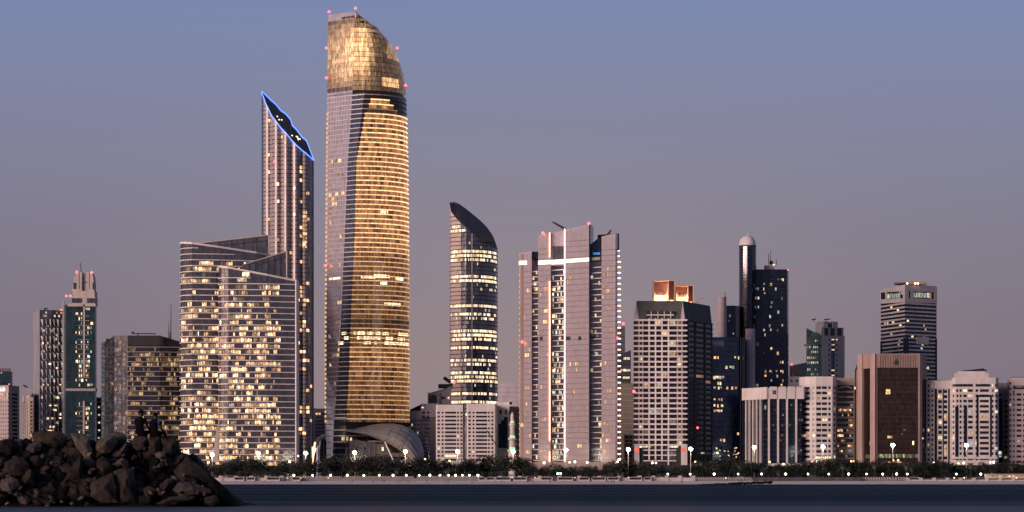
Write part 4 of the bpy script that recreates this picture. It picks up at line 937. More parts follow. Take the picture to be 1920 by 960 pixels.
# ================================================================ white apartment blocks right of the golden tower
def mid_low():
    g = 'white apartment blocks behind the park'
    B = Bld('stepped_pale_block', 'pale block with stepped roof just right of the golden tower podium', 2000, [(768, 4), (792, 0), (822, 0)], 'apartment block', g); B.body('window_glass', lambda q: 768 if q < 789 else 757, 24)
    B.piece('pier', 'white_wall', 789, 822, 757, 782, 0, .6); B.wallgrid('white_wall', 769, 791, 770, 872, [(772+5*k, 774.6+5*k) for k in range(4)], rowset(787, 866, 7.4, 4), p=.12, gl=(.2, .6))
    B.windows([(792, 797), (801, 805)], [(772, 775.5), (779, 782)], 0, o0=.6, o1=.66); B.piece('roof_lamp', 'lamp_warm', 792, 793.5, 763.5, 765, .6, 1)
    for x in (792, 797, 802): B.piece('dark_strip', 'glass_dark', x, x+4, 783, 872, .02, .3)
    for c, d in rowset(792, 866, 7.4, 1): B.piece('rail', 'white_wall', 792, 806, c, d, .02, .5)
    B.piece('pier', 'tan_wall', 806.5, 817, 783, 872, 0, .5)
    B = Bld('tan_roof_house', 'tan stepped office block with dark ribbed top behind the white blocks', 2010, [(802, 2), (824, 0), (846, 0)], 'building'); B.body('cream_wall', lambda q: 736 if q < 826 else (723 if q > 825.9 else 736), 22)
    for k in range(5): B.piece('opening', 'charcoal', 804.5+3*k, 806.5+3*k, 741, 755, 0, .2)
    B.piece('glass_panel', 'glass_dark', 821, 828, 737, 757, 0, .3); B.windows([(828, 834), (839, 843)], [(744, 748)], .6, gl=(.1, .3), o0=.05, o1=.2)
    mb = MB(); c = at(835, 720, 2012); mb.box(c.x-5, c.x+5, c.y, c.y+5, c.z-3, c.z); mb.tube(at(832, 708, 2012), at(845, 717, 2012), 1.2); mb.build('roof_plant', 'charcoal', B.root)
    def apt(label, x0, x1, ytop, Y, cols, p=.05):
        B = Bld('white_apartment_block', label, Y, [(x0, 2), (x0+3, 0), (x1-3, 0), (x1, 2)], 'apartment block', g); B.body('window_glass', ytop, 24)
        B.wallgrid('white_wall', x0, x1, ytop, 874, cols, rowset(772, 870, 7.35, 3.6), p=p, parapet=1.2, gl=(.15, .6))
        return B
    w = lambda x: [(x+2.2, x+6.2), (x+9.6, x+13.2), (x+15.8, x+37), (x+38.4, x+42), (x+44.8, x+48.6)]
    B = apt('white apartment block with dark window rows, left one of the pair', 818.5, 870, 760, 1880, w(818.5))
    B.piece('roof_rim', 'charcoal', 824, 862, 757.5, 760, -6, -3); B.piece('stair_wall', 'tan_wall', 870.2, 875.5, 762, 872, -2.5, 0)
    B = apt('white apartment block with dark window rows, right one of the pair', 876, 930.5, 758, 1875, [(a+.5, b+.5) for a, b in w(876)])
    B.piece('roof_rim', 'charcoal', 878, 888, 755, 758, -6, -3); B.piece('edge_post', 'pink_wall', 930.5, 932.3, 752, 872, 0, .8)
    B = Bld('stepped_glass_block', 'pale block with a stepped dark glass corner behind the crane boom', 1890, [(930, 2), (955, 0)], 'apartment block'); B.body('white_wall', 753.5, 24)
    for x, y in ((935, 794), (940, 788), (945, 782)): B.piece('dark_glass', 'glass_blue', x, 952.5 if x > 944 else x+5, y, 840, .05, .3)
    B.windows([(937, 940.5), (947.5, 950)], [(768, 777)], 0, o0=.05, o1=.2); B.piece('ledge', 'cream_wall', 931, 960, 841, 844, 0, 1)
    B.piece('roof_rim', 'charcoal', 951, 959, 753, 758, -8, -4)
    B = Bld('pink_balcony_block', 'pinkish block with small windows behind the green-lit minaret', 1910, [(953, 0), (984, 0)], 'apartment block'); B.body('window_glass', 762, 22)
    B.wallgrid('brown_peach', 953, 984, 762, 872, [(967+4.6*k, 969.4+4.6*k) for k in range(4)], rowset(769, 868, 6.9, 3), p=.05, gl=(.1, .4))
    B = Bld('far_haze_block', 'faint grey block far behind, between the round tower and pink tower', 2600, [(934, 0), (985, 0)], 'building'); B.body('haze_wall', 719, 30)
    for k in range(9): B.piece('joint', 'grey_wall', 934, 985, 726+k*9, 726.7+k*9, 0, .1)
    # minaret with green lit balconies
    Y = 1868; c = at(960.5, 774, Y); o = empty('minaret', (c.x, Y, 4), 'slim pale minaret lit green on its balconies', 'minaret'); s = Y/F
    def dz(py): return Z(py, Y)
    s *= 1.4; mb = MB(); mb.lathe((c.x, c.y, 0), [(4.6*s*1.1, 4), (4.6*s*1.1, dz(845)), (3.9*s, dz(845)), (3.9*s, dz(822)), (3.2*s, dz(822)), (3.2*s, dz(792)), (2.2*s, dz(792)), (2.2*s, dz(782)), (2.6*s, dz(780)), (1.4*s, dz(776)), (.05, dz(772))], 12); mb.build('shaft', 'white_wall', o)
    for py, r in ((846, 6.4), (824, 5.6), (797, 4.4)):
        mb = MB(); mb.lathe((c.x, c.y, 0), [(r*.6*s, dz(py+4)), (r*s, dz(py)), (r*s, dz(py-3)), (r*.9*s, dz(py-3)), (r*.9*s, dz(py-.5))], 12); mb.build('balcony', 'white_wall', o)
        mb = MB(); mb.lathe((c.x, c.y, 0), [(r*.62*s, dz(py-1)), (r*.62*s, dz(py-7))], 12); mb.build('green_lamp', 'glow_green', o)
wall('brown_peach', (.45, .33, .29)); wall('haze_wall', (.50, .44, .46))
mid_low()
# ================================================================ front row at the right
def right_group():
    # finned building
    B = Bld('finned_bank', 'dark glass block with white vertical fins and heavy white cornice', 1850, [(1395, 26), (1438, 0), (1503, 0), (1506, 4)], 'office block'); B.body('glass_navy', 745, 34)
    B.piece('cornice', 'white_wall', 1395, 1438.5, 726, 748.5, -.5, 1.6)
    for a, b in ((1443, 1456.5), (1459.8, 1473.5), (1476.5, 1490.5), (1493.5, 1504.5)): B.piece('cornice', 'white_wall', a, b, 725, 748, -.5, 1.6)
    for a, b in ((1440, 1444), (1456.6, 1459.7), (1473.6, 1476.4), (1490.6, 1493.4)): B.piece('cornice_joint', 'pink_wall', a, b, 727.5, 748, -.5, 1.2)
    B.piece('square_logo', 'charcoal', 1448.3, 1454.7, 732, 739.5, 1.6, 1.75); B.piece('logo_mark', 'grey_wall', 1450.4, 1452.2, 734, 737.5, 1.75, 1.8)
    for x in (1401, 1407.5, 1414.3, 1421, 1428): B.piece('fin', 'white_wall', x-.7, x+.7, 748.5, 868, 0, 1.2)
    for x in (1441.5, 1458.6, 1475.4, 1492.6): B.piece('fin', 'white_wall', x-1.7, x+1.7, 748, 868, 0, 1.5)
    got = [(R.uniform(1432, 1435), R.uniform(1436, 1437), 760, 768, .25)]
    for k in range(18): x = R.choice((1446, 1462, 1479, 1496))+R.uniform(0, 7); y = 757+R.randint(0, 10)*9.5; got.append((x, x+2.5, y, y+4, R.uniform(.02, .1)))
    B.put_lit(got, ('lit_cool', 'lit_pale', 'lit_warm'), .05, .15); B.slabs('seam', 'charcoal', 1395, 1503, rowset(757, 866, 9.5, .8), 0, .15)
    B.piece('plinth', 'white_wall', 1440, 1504, 869, 874, 0, 1.6)
    # white curved block
    B = Bld('white_curved_block', 'white rounded apartment block with dark window rows beside the finned bank', 1850, [(1500, 14), (1512, 4), (1530, 0), (1560, 0), (1566, 3)], 'apartment block'); B.body('window_glass', 708, 28)
    B.wallgrid('white_wall', 1504, 1566, 706.5, 874, [(1507, 1519), (1524, 1529), (1530.5, 1539.5), (1541, 1550.5), (1553, 1557.5), (1562.5, 1565.5)], rowset(724.5, 866, 9.95, 5), p=.10, gl=(.15, .7))
    B.piece('cornice', 'white_wall', 1500.5, 1566, 706, 722, .45, .8); B.put_lit([(1530+4*k, 1533+4*k, 856, 860, .6) for k in range(7)], ('lit_pale',), .5, .6)
    B = Bld('arched_balcony_block', 'block with arched top and orange-lit balconies next to the brown tower', 1865, [(1566.5, 0), (1603, 0)], 'apartment block'); B.body('window_glass', 709, 24)
    B.piece('top_wall', 'tan_wall', 1566.8, 1602.6, 709, 722, 0, .8); B.piece('arch', 'charcoal', 1574, 1596, lambda q: 731-6*math.cos((q-1585)/11*1.5), 734, .1, .2)
    mb = MB()
    for k in range(8):
        a, b = 1573+k*3, 1576+k*3; f = lambda q: 727-4*math.sin(math.pi*(q-1573)/24); B.band(mb, a, b, f, lambda q: f(q)+3, .1, 1.0)
    mb.build('arch_rim', 'tan_wall', B.root)
    for c, d in rowset(733, 868, 9.6, 3.6): B.piece('balcony', 'tan_wall', 1567.5, 1602, c, d, 0, 1.2)
    for a in (1567.5, 1600): B.piece('pier', 'tan_wall', a, a+2, 722, 872, 0, 1.0)
    B.lit_rows([(c+4, c+9) for c, d in rowset(733, 866, 9.6, 3.6)], 1570, 1599, 3.4, lambda x, y: .32, ('lit_orange', 'lit_warm'), gap=.5, run=3, gl=(.1, .8))
    # roofscape behind
    B = Bld('grey_roof_house', 'low grey rooftop block with masts behind the white curved block', 1930, [(1478, 0), (1506, 0)], 'building'); B.body('grey_wall', 706, 16); B.windows([(1482, 1486), (1492, 1496)], [(712, 716)], 0)
    mb = MB()
    for x, h in ((1482, 692), (1486, 697), (1490, 694), (1496, 699), (1500, 701)): mb.tube(at(x, 707, 1932), at(x, h, 1932), .25); mb.tube(at(x-2, h+2, 1932), at(x+2, h+3, 1932), .25)
    mb.build('antenna', 'metal_dark', B.root)
    # brown tower
    B = Bld('brown_glass_tower', 'brown glass office block with fluted pink stone crown and drop emblem', 1840, [(1603, 24), (1613, 16), (1643, 0), (1722, 0), (1727, 2), (1738, 12)], 'office block')
    B.body('glass_brown', lambda q: 691 if (q < 1608 or q > 1733) else 664, 40)
    cr = lambda a, b, y0, y1, o, m='brown_pink': B.piece('crown_wall', m, a, b, y0, y1, 0, o)
    cr(1609, 1643, 663, 690, .8); cr(1643, 1722, 663, 689.5, .6); cr(1722, 1734, 664, 690, .9)
    for k in range(16): B.piece('flute', 'brown_pink', 1648+k*4.7, 1650+k*4.7, 665.5, 689, .6, 1.1)
    for a, b in ((1612, 1620.5), (1635.5, 1643)): B.piece('column', 'pink_stone', a, b, 663, 868, .1, 1.7)
    B.piece('column', 'pink_stone', 1721.5, 1725.5, 663, 868, .1, 1.5); B.piece('thin_rib', 'pink_stone', 1643.6, 1644.6, 691, 868, .2, .8); B.piece('thin_rib', 'pink_stone', 1607, 1608, 691, 868, .1, .6)
    for k in range(1, 24): B.piece('mullion', 'glass_mull', 1645.5+k*3.2, 1645.9+k*3.2, 690, 850, .02, .2)
    for c, d in rowset(698, 850, 9.2, .7): B.piece('transom', 'glass_mull', 1645, 1721, c, d, .02, .16)
    mb = MB(); c = at(1680.3, 680, B.Y-1.3); s = B.Y/F; prof = []
    for k in range(24):
        a = 2*math.pi*k/24; r = 4.3; x, y = r*math.sin(a), r*math.cos(a); 
        if y > 0: x *= (1-.85*(y/r))*1.0; y *= 2.0
        prof.append(Vector((c.x+x*s, c.y, c.z+y*s)))
    mb.face(prof); mb.face([p+Vector((0, .4, 0)) for p in prof][::-1]); [mb.face([prof[k], prof[(k+1) % 24], prof[(k+1) % 24]+Vector((0, .4, 0)), prof[k]+Vector((0, .4, 0))]) for k in range(24)]
    mb.build('drop_emblem', 'charcoal', B.root)
    got = [(1661, 1669, 730, 739, .5), (1664, 1673, 817, 821.5, .35), (1631.5, 1633, 827, 835, .5), (1711, 1713.5, 827, 834, .9), (1727, 1731, 820, 823, .4), (1602.9, 1604.4, 723, 728, .5), (1694, 1698, 805, 807, .1), (1690, 1692, 813, 815, .1)]
    B.put_lit(got, ('lit_warm',), .2, .25); B.put_lit([(1647+3.3*k, 1649.6+3.3*k, 851.5, 858.5, R.choice((.06, .1, .12, .4))) for k in range(23)]+[(1624+3*k, 1626.5+3*k, 852, 859, .1) for k in range(4)], ('lit_green',), .2, .25)
    B.piece('entrance_fascia', 'lit_fascia', 1655, 1690, 865.5, 868, .3, 3.0, .55)
    # white blocks at the right
    g = 'white apartment blocks behind the park'
    B = Bld('narrow_white_block', 'narrow white block with two dark strips right of the brown tower', 1850, [(1736, 0), (1787, 0)], 'apartment block', g); B.body('window_glass', lambda q: 711 if q < 1750 else 714, 24)
    B.wallgrid('cream_wall', 1736.5, 1752, 713, 872, [(1739, 1742.8), (1746.5, 1750)], rowset(721, 868, 9.2, 5), p=.08, gl=(.1, .5)); B.piece('top_wall', 'white_wall', 1752.2, 1786.6, 713.5, 729, 0, .9)
    B.piece('dark_strip', 'glass_navy', 1753.5, 1756.5, 730, 868, 0, .5); B.piece('dark_strip', 'glass_navy', 1767.3, 1769.3, 730, 868, .5, .55); B.piece('dark_strip', 'glass_navy', 1778, 1780.5, 730, 868, 0, .5)
    B.wallgrid('white_wall', 1757, 1777.5, 729.5, 872, [(1759, 1766), (1769.6, 1776)], rowset(731, 868, 9.6, 6), p=.14, gl=(.15, .6)); B.piece('pier', 'white_wall', 1780.8, 1786.6, 729, 872, 0, .6)
    B = Bld('wide_white_block', 'wide white apartment block with stepped dark strips and a rooftop crane', 1845, [(1785, 6), (1792, 0), (1866, 0), (1871, 5)], 'apartment block', g); B.body('window_glass', 709, 28)
    B.piece('roof_house', 'white_wall', 1793, 1856, 699, 710, -16, -4); B.piece('roof_house', 'white_wall', 1800, 1850, 695.5, 699.5, -14, -6)
    rows = rowset(720, 868, 9.85, 5)
    B.wallgrid('white_wall', 1785, 1871, 708, 872, [(1786, 1790.5), (1793, 1797), (1799, 1803), (1806, 1812.5), (1815, 1824), (1829, 1834), (1837, 1854), (1860, 1863), (1865.5, 1870)], rows, p=.09, gl=(.1, .7))
    B.piece('band_window', 'window_glass', 1786, 1824, 720.5, 725, .46, .5); B.piece('band_window', 'window_glass', 1829.5, 1857, 720.5, 725, .46, .5)
    B.piece('dark_strip', 'glass_navy', 1792, 1797, 762, 862, .46, .6); B.piece('dark_strip', 'glass_navy', 1807, 1813, 762, 858, .46, .6); B.piece('dark_strip', 'glass_navy', 1830.5, 1834.5, 741, 858, .46, .6); B.piece('dark_strip', 'glass_navy', 1856, 1859.5, 741, 858, .46, .6); B.piece('dark_strip', 'glass_navy', 1830.5, 1859.5, 740.5, 744.5, .6, .66)
    B.piece('portico', 'white_wall', 1790, 1868, 856.5, 860.5, .4, 1.6)
    mb = MB(); mb.tube(at(1803, 697, 1853), at(1845, 692.5, 1853), .7); mb.tube(at(1835, 694, 1853), at(1836, 703, 1853), .5); mb.tube(at(1838, 700, 1850), at(1851, 706, 1850), .5); mb.tube(at(1822, 695, 1853), at(1850, 694, 1853), .5); mb.build('roof_crane', 'metal_dark', B.root)
    B = Bld('recessed_dark_block', 'narrow pink block with a tall dark glass strip near the right edge', 1880, [(1868, 0), (1892, 0)], 'apartment block'); B.body('brown_peach', 718, 22)
    B.piece('dark_strip', 'glass_navy', 1870, 1879.5, 748, 868, 0, .3); B.windows([(1883, 1890)], rowset(750, 866, 9.6, 4), .05, o0=.05, o1=.15, gl=(.1, .3)); B.windows([(1871, 1879)], [(739, 742)], 0, o0=.05, o1=.15)
    B.put_lit([(1872, 1878, 846, 852, .5), (1873, 1878, 854, 857, .3)], ('lit_cool',), .35, .4)
    B = Bld('gabled_pink_block', 'pinkish block with a green glazed gable at the right edge', 1860, [(1889, 8), (1894, 0), (1960, 0)], 'apartment block'); B.body('window_glass', lambda q: 711 if q < 1893 else 707, 26)
    B.wallgrid('pink_wall', 1890, 1960, 708, 872, [(1893, 1896), (1899.5, 1902.5), (1906, 1915), (1918, 1921), (1924, 1930)], rowset(737.5, 868, 9.7, 4.2), p=.04, gl=(.1, .4))
    B.piece('gable_glass', 'glass_teal', 1899, 1925, lambda q: 716+abs(q-1912)*.55, 730, .46, .6); B.piece('gable_arch', 'pink_wall', 1904, 1918, lambda q: 722+abs(q-1911)*.4, 726, .6, .9)
    for x, y in ((1893, 717), (1893, 727), (1899, 733)): B.piece('window', 'window_glass', x, x+3, y, y+4, .46, .5)
glass('glass_mull', (.10, .07, .055), metal=.5); wall('pink_stone', (.38, .265, .235)); lit('lit_green', (.8, .85, .35), (1, .95, .6), 1.6); lit('lit_fascia', (1, .5, .2), (1, .65, .35), 1.6)
right_group()
# ================================================================ trees, palms
def leafmat(n, a, b):
    m, t, bs = newmat(n); r, _ = noise_mix(t, a, b, .5, detail=3); t.links.new(r.outputs[0], bs.inputs['Base Color']); bs.inputs['Roughness'].default_value = .7
leafmat('foliage', (.007, .010, .006), (.026, .032, .016)); leafmat('palm_leaf', (.02, .028, .014), (.055, .06, .03)); plain('bark', (.05, .04, .032), .9)
def tree_mesh(seed, w=1.0, n=950):
    q = random.Random(seed); mb = MB(); lobes = []
    for k in range(9):
        a = q.uniform(0, 6.28); r = q.uniform(.1, .34)*w; lobes.append((Vector((math.cos(a)*r, math.sin(a)*r, q.uniform(.42, .78))), q.uniform(.14, .25)))
    lobes.append((Vector((q.uniform(-.08, .08), 0, .80)), .18))
    for k in range(n):
        c, r = q.choice(lobes); d = Vector((q.gauss(0, 1), q.gauss(0, 1), q.gauss(0, 1))).normalized()
        p = c+d*r*q.uniform(.55, 1.08)
        if p.z < .2: continue
        s = q.uniform(.022, .05); u = Vector((q.gauss(0, 1), q.gauss(0, 1), q.gauss(0, .6))).normalized(); v = u.cross(d+Vector((.1, .2, .3))).normalized()
        mb.face([p-u*s, p-v*s*.6, p+u*s, p+v*s*.6])
    return mb
def trunk_mesh(seed):
    q = random.Random(seed); mb = MB(); mb.tube((0, 0, 0), (.01, 0, .34), .026, .017, 7)
    for k in range(5):
        a = k*1.3+q.uniform(0, .6); mb.tube((.01, 0, .30), (math.cos(a)*.22, math.sin(a)*.22, q.uniform(.5, .7)), .013, .004, 5)
    return mb
protos = []
for k in range(7):
    cm = tree_mesh(40+k, R.uniform(.85, 1.25)).build('crown', 'foliage', loc=(0, 0, 0)); tm = trunk_mesh(60+k).build('trunk', 'bark', loc=(0, 0, 0))
    protos.append((cm.data, tm.data)); bpy.data.objects.remove(cm); bpy.data.objects.remove(tm)
def tree(px, Y, h, wid, label, group, k=None, z0=3.6):
    o = empty('park_tree', (X(px, Y), Y, z0), label, 'tree', group)
    cd, td = protos[R.randrange(7) if k is None else k]; a = R.uniform(0, 6.28)
    for nm, d in (('crown', cd), ('trunk', td)):
        c = bpy.data.objects.new(nm, d); COL.objects.link(c); c.parent = o; c.scale = (wid, wid, h); c.rotation_euler = (0, 0, a)
    return o
TOP = [(380, 880), (390, 875), (405, 871), (425, 871), (450, 866), (485, 867), (500, 872), (512, 877), (525, 873), (560, 868), (590, 869), (615, 868), (645, 864), (660, 869), (690, 865), (722, 861), (740, 869), (770, 870), (800, 866), (840, 870), (880, 867), (905, 863), (945, 861), (982, 864), (990, 876), (1040, 876), (1110, 875), (1165, 869), (1200, 873), (1250, 878), (1290, 876), (1330, 868), (1355, 862), (1378, 868), (1400, 873), (1450, 877), (1500, 873), (1560, 867), (1600, 871), (1650, 870), (1700, 874), (1760, 869), (1800, 876), (1850, 873), (1930, 872)]
px = 383.
GL = 'dark trees of the park belt behind the beach'
while px < 1932:
    Y = R.uniform(1742, 1766); tp = interp(TOP, px)+R.uniform(-1.5, 4); h = (Z(tp, Y)-3.6)*1.36
    tree(px, Y, h, h*R.uniform(1.05, 1.5), 'dark round-crowned park tree before '+front_of(px), GL); px += R.uniform(10, 19)
px = 388.
while px < 1930:
    Y = R.uniform(1726, 1738); h = R.uniform(3.6, 6.0)
    tree(px, Y, h, h*R.uniform(1.4, 2.0), 'low dark bushy tree at the promenade before '+front_of(px), 'low bushy trees behind the promenade'); px += R.uniform(15, 30)
def palm_mesh():
    mb = MB()
    for k in range(34):
        a = k*2.399; el = math.radians(75-k*3.6); L = .30; pts = []
        for j in range(7):
            t = j/6; e = el-t*1.5; pts.append(Vector((math.cos(a), math.sin(a), 0))*L*t*math.cos(e*.6)+Vector((0, 0, L*(t*math.sin(el)-.75*t*t))))
        side = Vector((-math.sin(a), math.cos(a), 0))
        for j in range(6):
            w0, w1 = .034*math.sin(math.pi*(j+.25)/6.6), .034*math.sin(math.pi*(j+1.25)/6.6)
            for s in (-1, 1): mb.face([pts[j], pts[j+1], pts[j+1]+side*s*w1-Vector((0, 0, w1*.5)), pts[j]+side*s*w0-Vector((0, 0, w0*.5))])
    return mb
pc = palm_mesh().build('crown', 'palm_leaf', loc=(0, 0, 0)); pcd = pc.data; bpy.data.objects.remove(pc)
mb = MB(); mb.tube((0, 0, 0), (.015, 0, .5), .022, .016, 8); mb.tube((.015, 0, .5), (0, 0, 1.0), .016, .018, 8); pt = mb.build('trunk', 'bark', loc=(0, 0, 0)); ptd = pt.data; bpy.data.objects.remove(pt)
for i, (px, tp) in enumerate(((1820, 866), (655, 880), (744, 876), (500, 882), (1160, 880), (1388, 868), (1580, 868), (1590, 872), (1005, 884), (1700, 868), (1640, 866), (1710, 872), (838, 878), (1460, 880), (1898, 868), (1862, 880))):
    Y = 1722+i % 3*4; h = max(4.5, Z(tp, Y)-3.6)
    o = empty('palm_tree', (X(px, Y), Y, 3.6), 'date palm catching the lamp light below the wide white block' if i == 0 else 'date palm before '+front_of(px), 'palm', None if i == 0 else 'date palms behind the promenade')
    c = bpy.data.objects.new('crown', pcd); COL.objects.link(c); c.parent = o; c.location = (0, 0, h-1.4); c.scale = (9, 9, 8); c.rotation_euler = (0, 0, i*.7)
    c = bpy.data.objects.new('trunk', ptd); COL.objects.link(c); c.parent = o; c.scale = (11, 11, h-1.4)
# ================================================================ lamps
def point(parent, loc, e, col, r=.5):
    L = bpy.data.lights.new('lamp_light', 'POINT'); L.energy = e; L.color = col; L.shadow_soft_size = r
    l = bpy.data.objects.new('lamp_light', L); COL.objects.link(l); l.parent = parent; l.location = loc
def reuse(cache, key, parent, name, maker, mat, loc=(0, 0, 0), scale=(1, 1, 1)):
    if key not in cache:
        o = maker().build(name, mat, loc=(0, 0, 0)); cache[key] = o.data; bpy.data.objects.remove(o)
    o = bpy.data.objects.new(name, cache[key]); COL.objects.link(o); o.parent = parent; o.location = loc; o.scale = scale; return o
LC = {}
def mk(f):
    def g():
        mb = MB(); f(mb); return mb
    return g
def high_mast(px, py, label, Y=1758):
    h = Z(py, Y)-3.6; o = empty('high_mast_lamp', (X(px, Y), Y, 3.6), label, 'street lamp', 'high mast lamps along the corniche')
    reuse(LC, 'hp', o, 'pole', mk(lambda m: m.tube((0, 0, 0), (0, 0, 1), .22, .12, 8)), 'metal_pale', scale=(1, 1, h))
    reuse(LC, 'hf', o, 'head_frame', mk(lambda m: m.lathe((0, 0, 0), [(.55, .0), (.55, .12), (.2, .9), (.2, -.9)], 12)), 'metal_pale', (0, 0, h))
    for k in range(9):
        a = k*2*math.pi/9+.3; tier = (-.75 if k % 3 == 0 else .62 if k % 3 == 1 else -.05)
        reuse(LC, 'hl', o, 'floodlight', mk(lambda m: (m.box(-.38, .38, -.3, .3, -.42, .1), m.box(-.2, .2, -.2, .2, .1, .25))), 'lamp_white', (math.cos(a)*(1.05 if abs(tier) < .1 else .6), math.sin(a)*.9, h+tier))
    point(o, (0, -1.2, h-1.4), 3200, (1, .88, .62), 1)
for px, py, l in ((398, 852, 'in front of the left glass slab'), (484, 849, 'in front of the shorter glass slab'), (573, 849, 'left of the golden tower podium'), (665, 848, 'in front of the golden tower foot'), (760, 846, 'in front of the bronze shell'), (858, 846, 'between the two white blocks'), (962, 846, 'in front of the minaret'), (1061, 843, 'in front of the pink tower'), (1178, 842, 'left of the white-grid hotel'), (1295, 841, 'right of the white-grid hotel'), (1414, 838, 'in front of the finned bank'), (1543, 837, 'in front of the white curved block'), (1674, 834, 'in front of the brown tower'), (1812, 834, 'in front of the wide white block')):
    high_mast(px, py, 'tall bright floodlight mast '+l)
def park_lamp(px, py, Y=1716, mat='lamp_green', label='white-green globe lamp in the row along the promenade', group='globe lamps along the promenade', r=.62, e=800, col=(.85, 1, .8)):
    h = Z(py, Y)-3.55; o = empty('park_lamp', (X(px, Y), Y, 3.55), label, 'street lamp', group)
    reuse(LC, 'pp', o, 'post', mk(lambda m: m.tube((0, 0, 0), (0, 0, 1), .09, .07, 6)), 'metal_dark', scale=(1, 1, h-r))
    reuse(LC, ('pg', mat, r), o, 'globe', mk(lambda m: m.ball((0, 0, 0), r, 10)), mat, (0, 0, h))
    point(o, (0, -r-.4, h), e, col, .4)
for k, px in enumerate((551, 586, 620, 651, 682, 711, 737, 762, 786, 806, 825, 841, 854, 867, 880, 896, 1252, 1294, 1339, 1384, 1428, 1473, 1515, 1554, 1591, 1625, 1655, 1681, 1701, 1793, 1839)):
    park_lamp(px, 891.3 if px < 1200 else 888.8, mat='lamp_green' if k % 3 else 'lamp_white', label='pale globe promenade lamp before '+front_of(px))
for px in (1045.5, 1051): park_lamp(px, 888, label='one of a close pair of yellow-green globe lamps before the pink tower', group='paired globe lamps')
for px in (409, 416, 445, 491, 539, 565, 615, 935, 960, 1003, 1021, 1026, 1063, 1078, 1178, 1187, 1219, 1242, 1251, 1299, 1361, 1419, 1789, 1808, 1906): park_lamp(px, 896.2 if px > 700 else 897, Y=1709, mat='lamp_warm', label='low warm beach wall lamp below '+front_of(px), group='low warm lamps on the beach wall', r=.42, e=70, col=(1, .75, .45))
for px, py in ((1020, 868), (1068, 867), (1078, 866), (1101, 867), (1155, 868), (1223, 868), (1230, 868), (1304, 866), (1345, 849), (1443, 866), (1469, 870), (1522, 866), (1531, 865), (1596, 865), (1601, 865), (1675, 863), (1684, 863), (1757, 870), (1751, 868), (1797, 869), (1807, 868), (1857, 867), (1863, 867), (1162, 861), (1158, 866), (797, 861), (843, 864), (904, 861), (916, 860), (951, 863), (543, 866), (559, 855)):
    park_lamp(px, py, Y=1775, mat='lamp_white' if R.random() < .5 else 'lamp_warm', label='street lamp over the treetops at '+front_of(px), group='street lamps behind the park trees', r=.6, e=160, col=(1, .85, .6))
# ================================================================ promenade edge, kiosks, people on the sand
def railing(px0, px1, Y, n, z0, z1, label, mat='seawall_pale'):
    o = empty('railing', (X((px0+px1)/2, Y), Y, z0), label, 'railing')
    for k in range(n+1):
        x = X(px0+(px1-px0)*k/n, Y)-o.location.x; c = reuse(LC, ('rp', mat), o, 'post', mk(lambda m: m.box(-.16, .16, -.1, .1, 0, 1)), mat, (x, 0, 0), (1, 1, z1-z0))
    for zz in (z1-z0-.08, (z1-z0)*.5):
        mb = MB(); mb.box(X(px0, Y), X(px1, Y), Y-.06, Y+.06, z0+zz-.07, z0+zz+.07); mb.build('rail', mat, o)
railing(530, 640, 1706.6, 34, 3.55, 4.7, 'pale railing with close posts left of the golden tower'); railing(645, 775, 1706.6, 40, 3.55, 4.7, 'pale railing with close posts below the golden tower'); railing(782, 898, 1706.6, 40, 3.55, 4.9, 'tall white railing below the white apartment pair')
railing(1305, 1408, 1705, 22, 2.4, 4.2, 'white panel railing below the blue glass block'); railing(1618, 1700, 1705, 16, 2.2, 4.2, 'pale balustrade below the brown tower')
def wallrun(px0, px1, Y, z0, z1, mat, label, name='beach_wall', pillars=0):
    o = empty(name, (X((px0+px1)/2, Y), Y, z0), label, 'wall')
    mb = MB(); mb.box(X(px0, Y), X(px1, Y), Y, Y+.5, z0, z1); mb.build('panel', mat, o)
    mb = MB(); mb.box(X(px0, Y)-.1, X(px1, Y)+.1, Y-.12, Y+.62, z1, z1+.18); mb.build('coping', mat, o)
    for k in range(pillars):
        x = px0+(px1-px0)*k/(pillars-1); mb = MB(); mb.box(X(x, Y)-1.1, X(x, Y)+1.1, Y-.5, Y+.9, z0, z1+1.3); mb.build('pillar', mat, o)
wallrun(1412, 1617, 1703.5, .9, 4.0, 'seawall_dark', 'long dark sea wall beneath the finned bank', 'sea_wall')
wallrun(1702, 1925, 1704.5, 1.6, 2.6, 'seawall_pale', 'pale low wall with square pillars at the right end of the beach', pillars=10); railing(1702, 1925, 1704.8, 70, 2.78, 3.6, 'dark railing between the square pillars at the right', 'metal_dark')
wallrun(385, 528, 1705, 1.4, 3.7, 'seawall_pale', 'pale low wall at the left end of the beach', pillars=6); wallrun(1200, 1300, 1705, 1.5, 3.8, 'seawall_pale', 'pale low wall below the white-grid hotel', pillars=5)
wallrun(900, 1198, 1705.4, 1.5, 3.7, 'seawall_pale', 'pale low wall below the pink tower', pillars=9)
def kiosk(px, w, label, Y=1702.5, h=2.6, open_=True, mat='seawall_pale', base=1.75):
    o = empty('beach_kiosk', (X(px, Y), Y, base), label, 'kiosk', 'beach kiosks under the park trees'); x0, x1 = -w/2, w/2
    c = o.location; mb = MB(); mb.box(c.x+x0, c.x+x1, Y+1.4, Y+2.4, base, base+h-.3); mb.build('back_wall', 'metal_dark' if open_ else mat, o)
    for s in (x0, x1-.5):
        mb = MB(); mb.box(c.x+s, c.x+s+.5, Y, Y+2.4, base, base+h-.3); mb.build('side_wall', mat, o)
    mb = MB(); mb.box(c.x+x0-.3, c.x+x1+.3, Y-.4, Y+2.7, base+h-.3, base+h); mb.build('roof', mat, o)
    mb = MB(); mb.box(c.x+x0+.5, c.x+x1-.5, Y+.1, Y+.6, base, base+1.0); mb.build('counter', 'metal_pale' if open_ else mat, o)
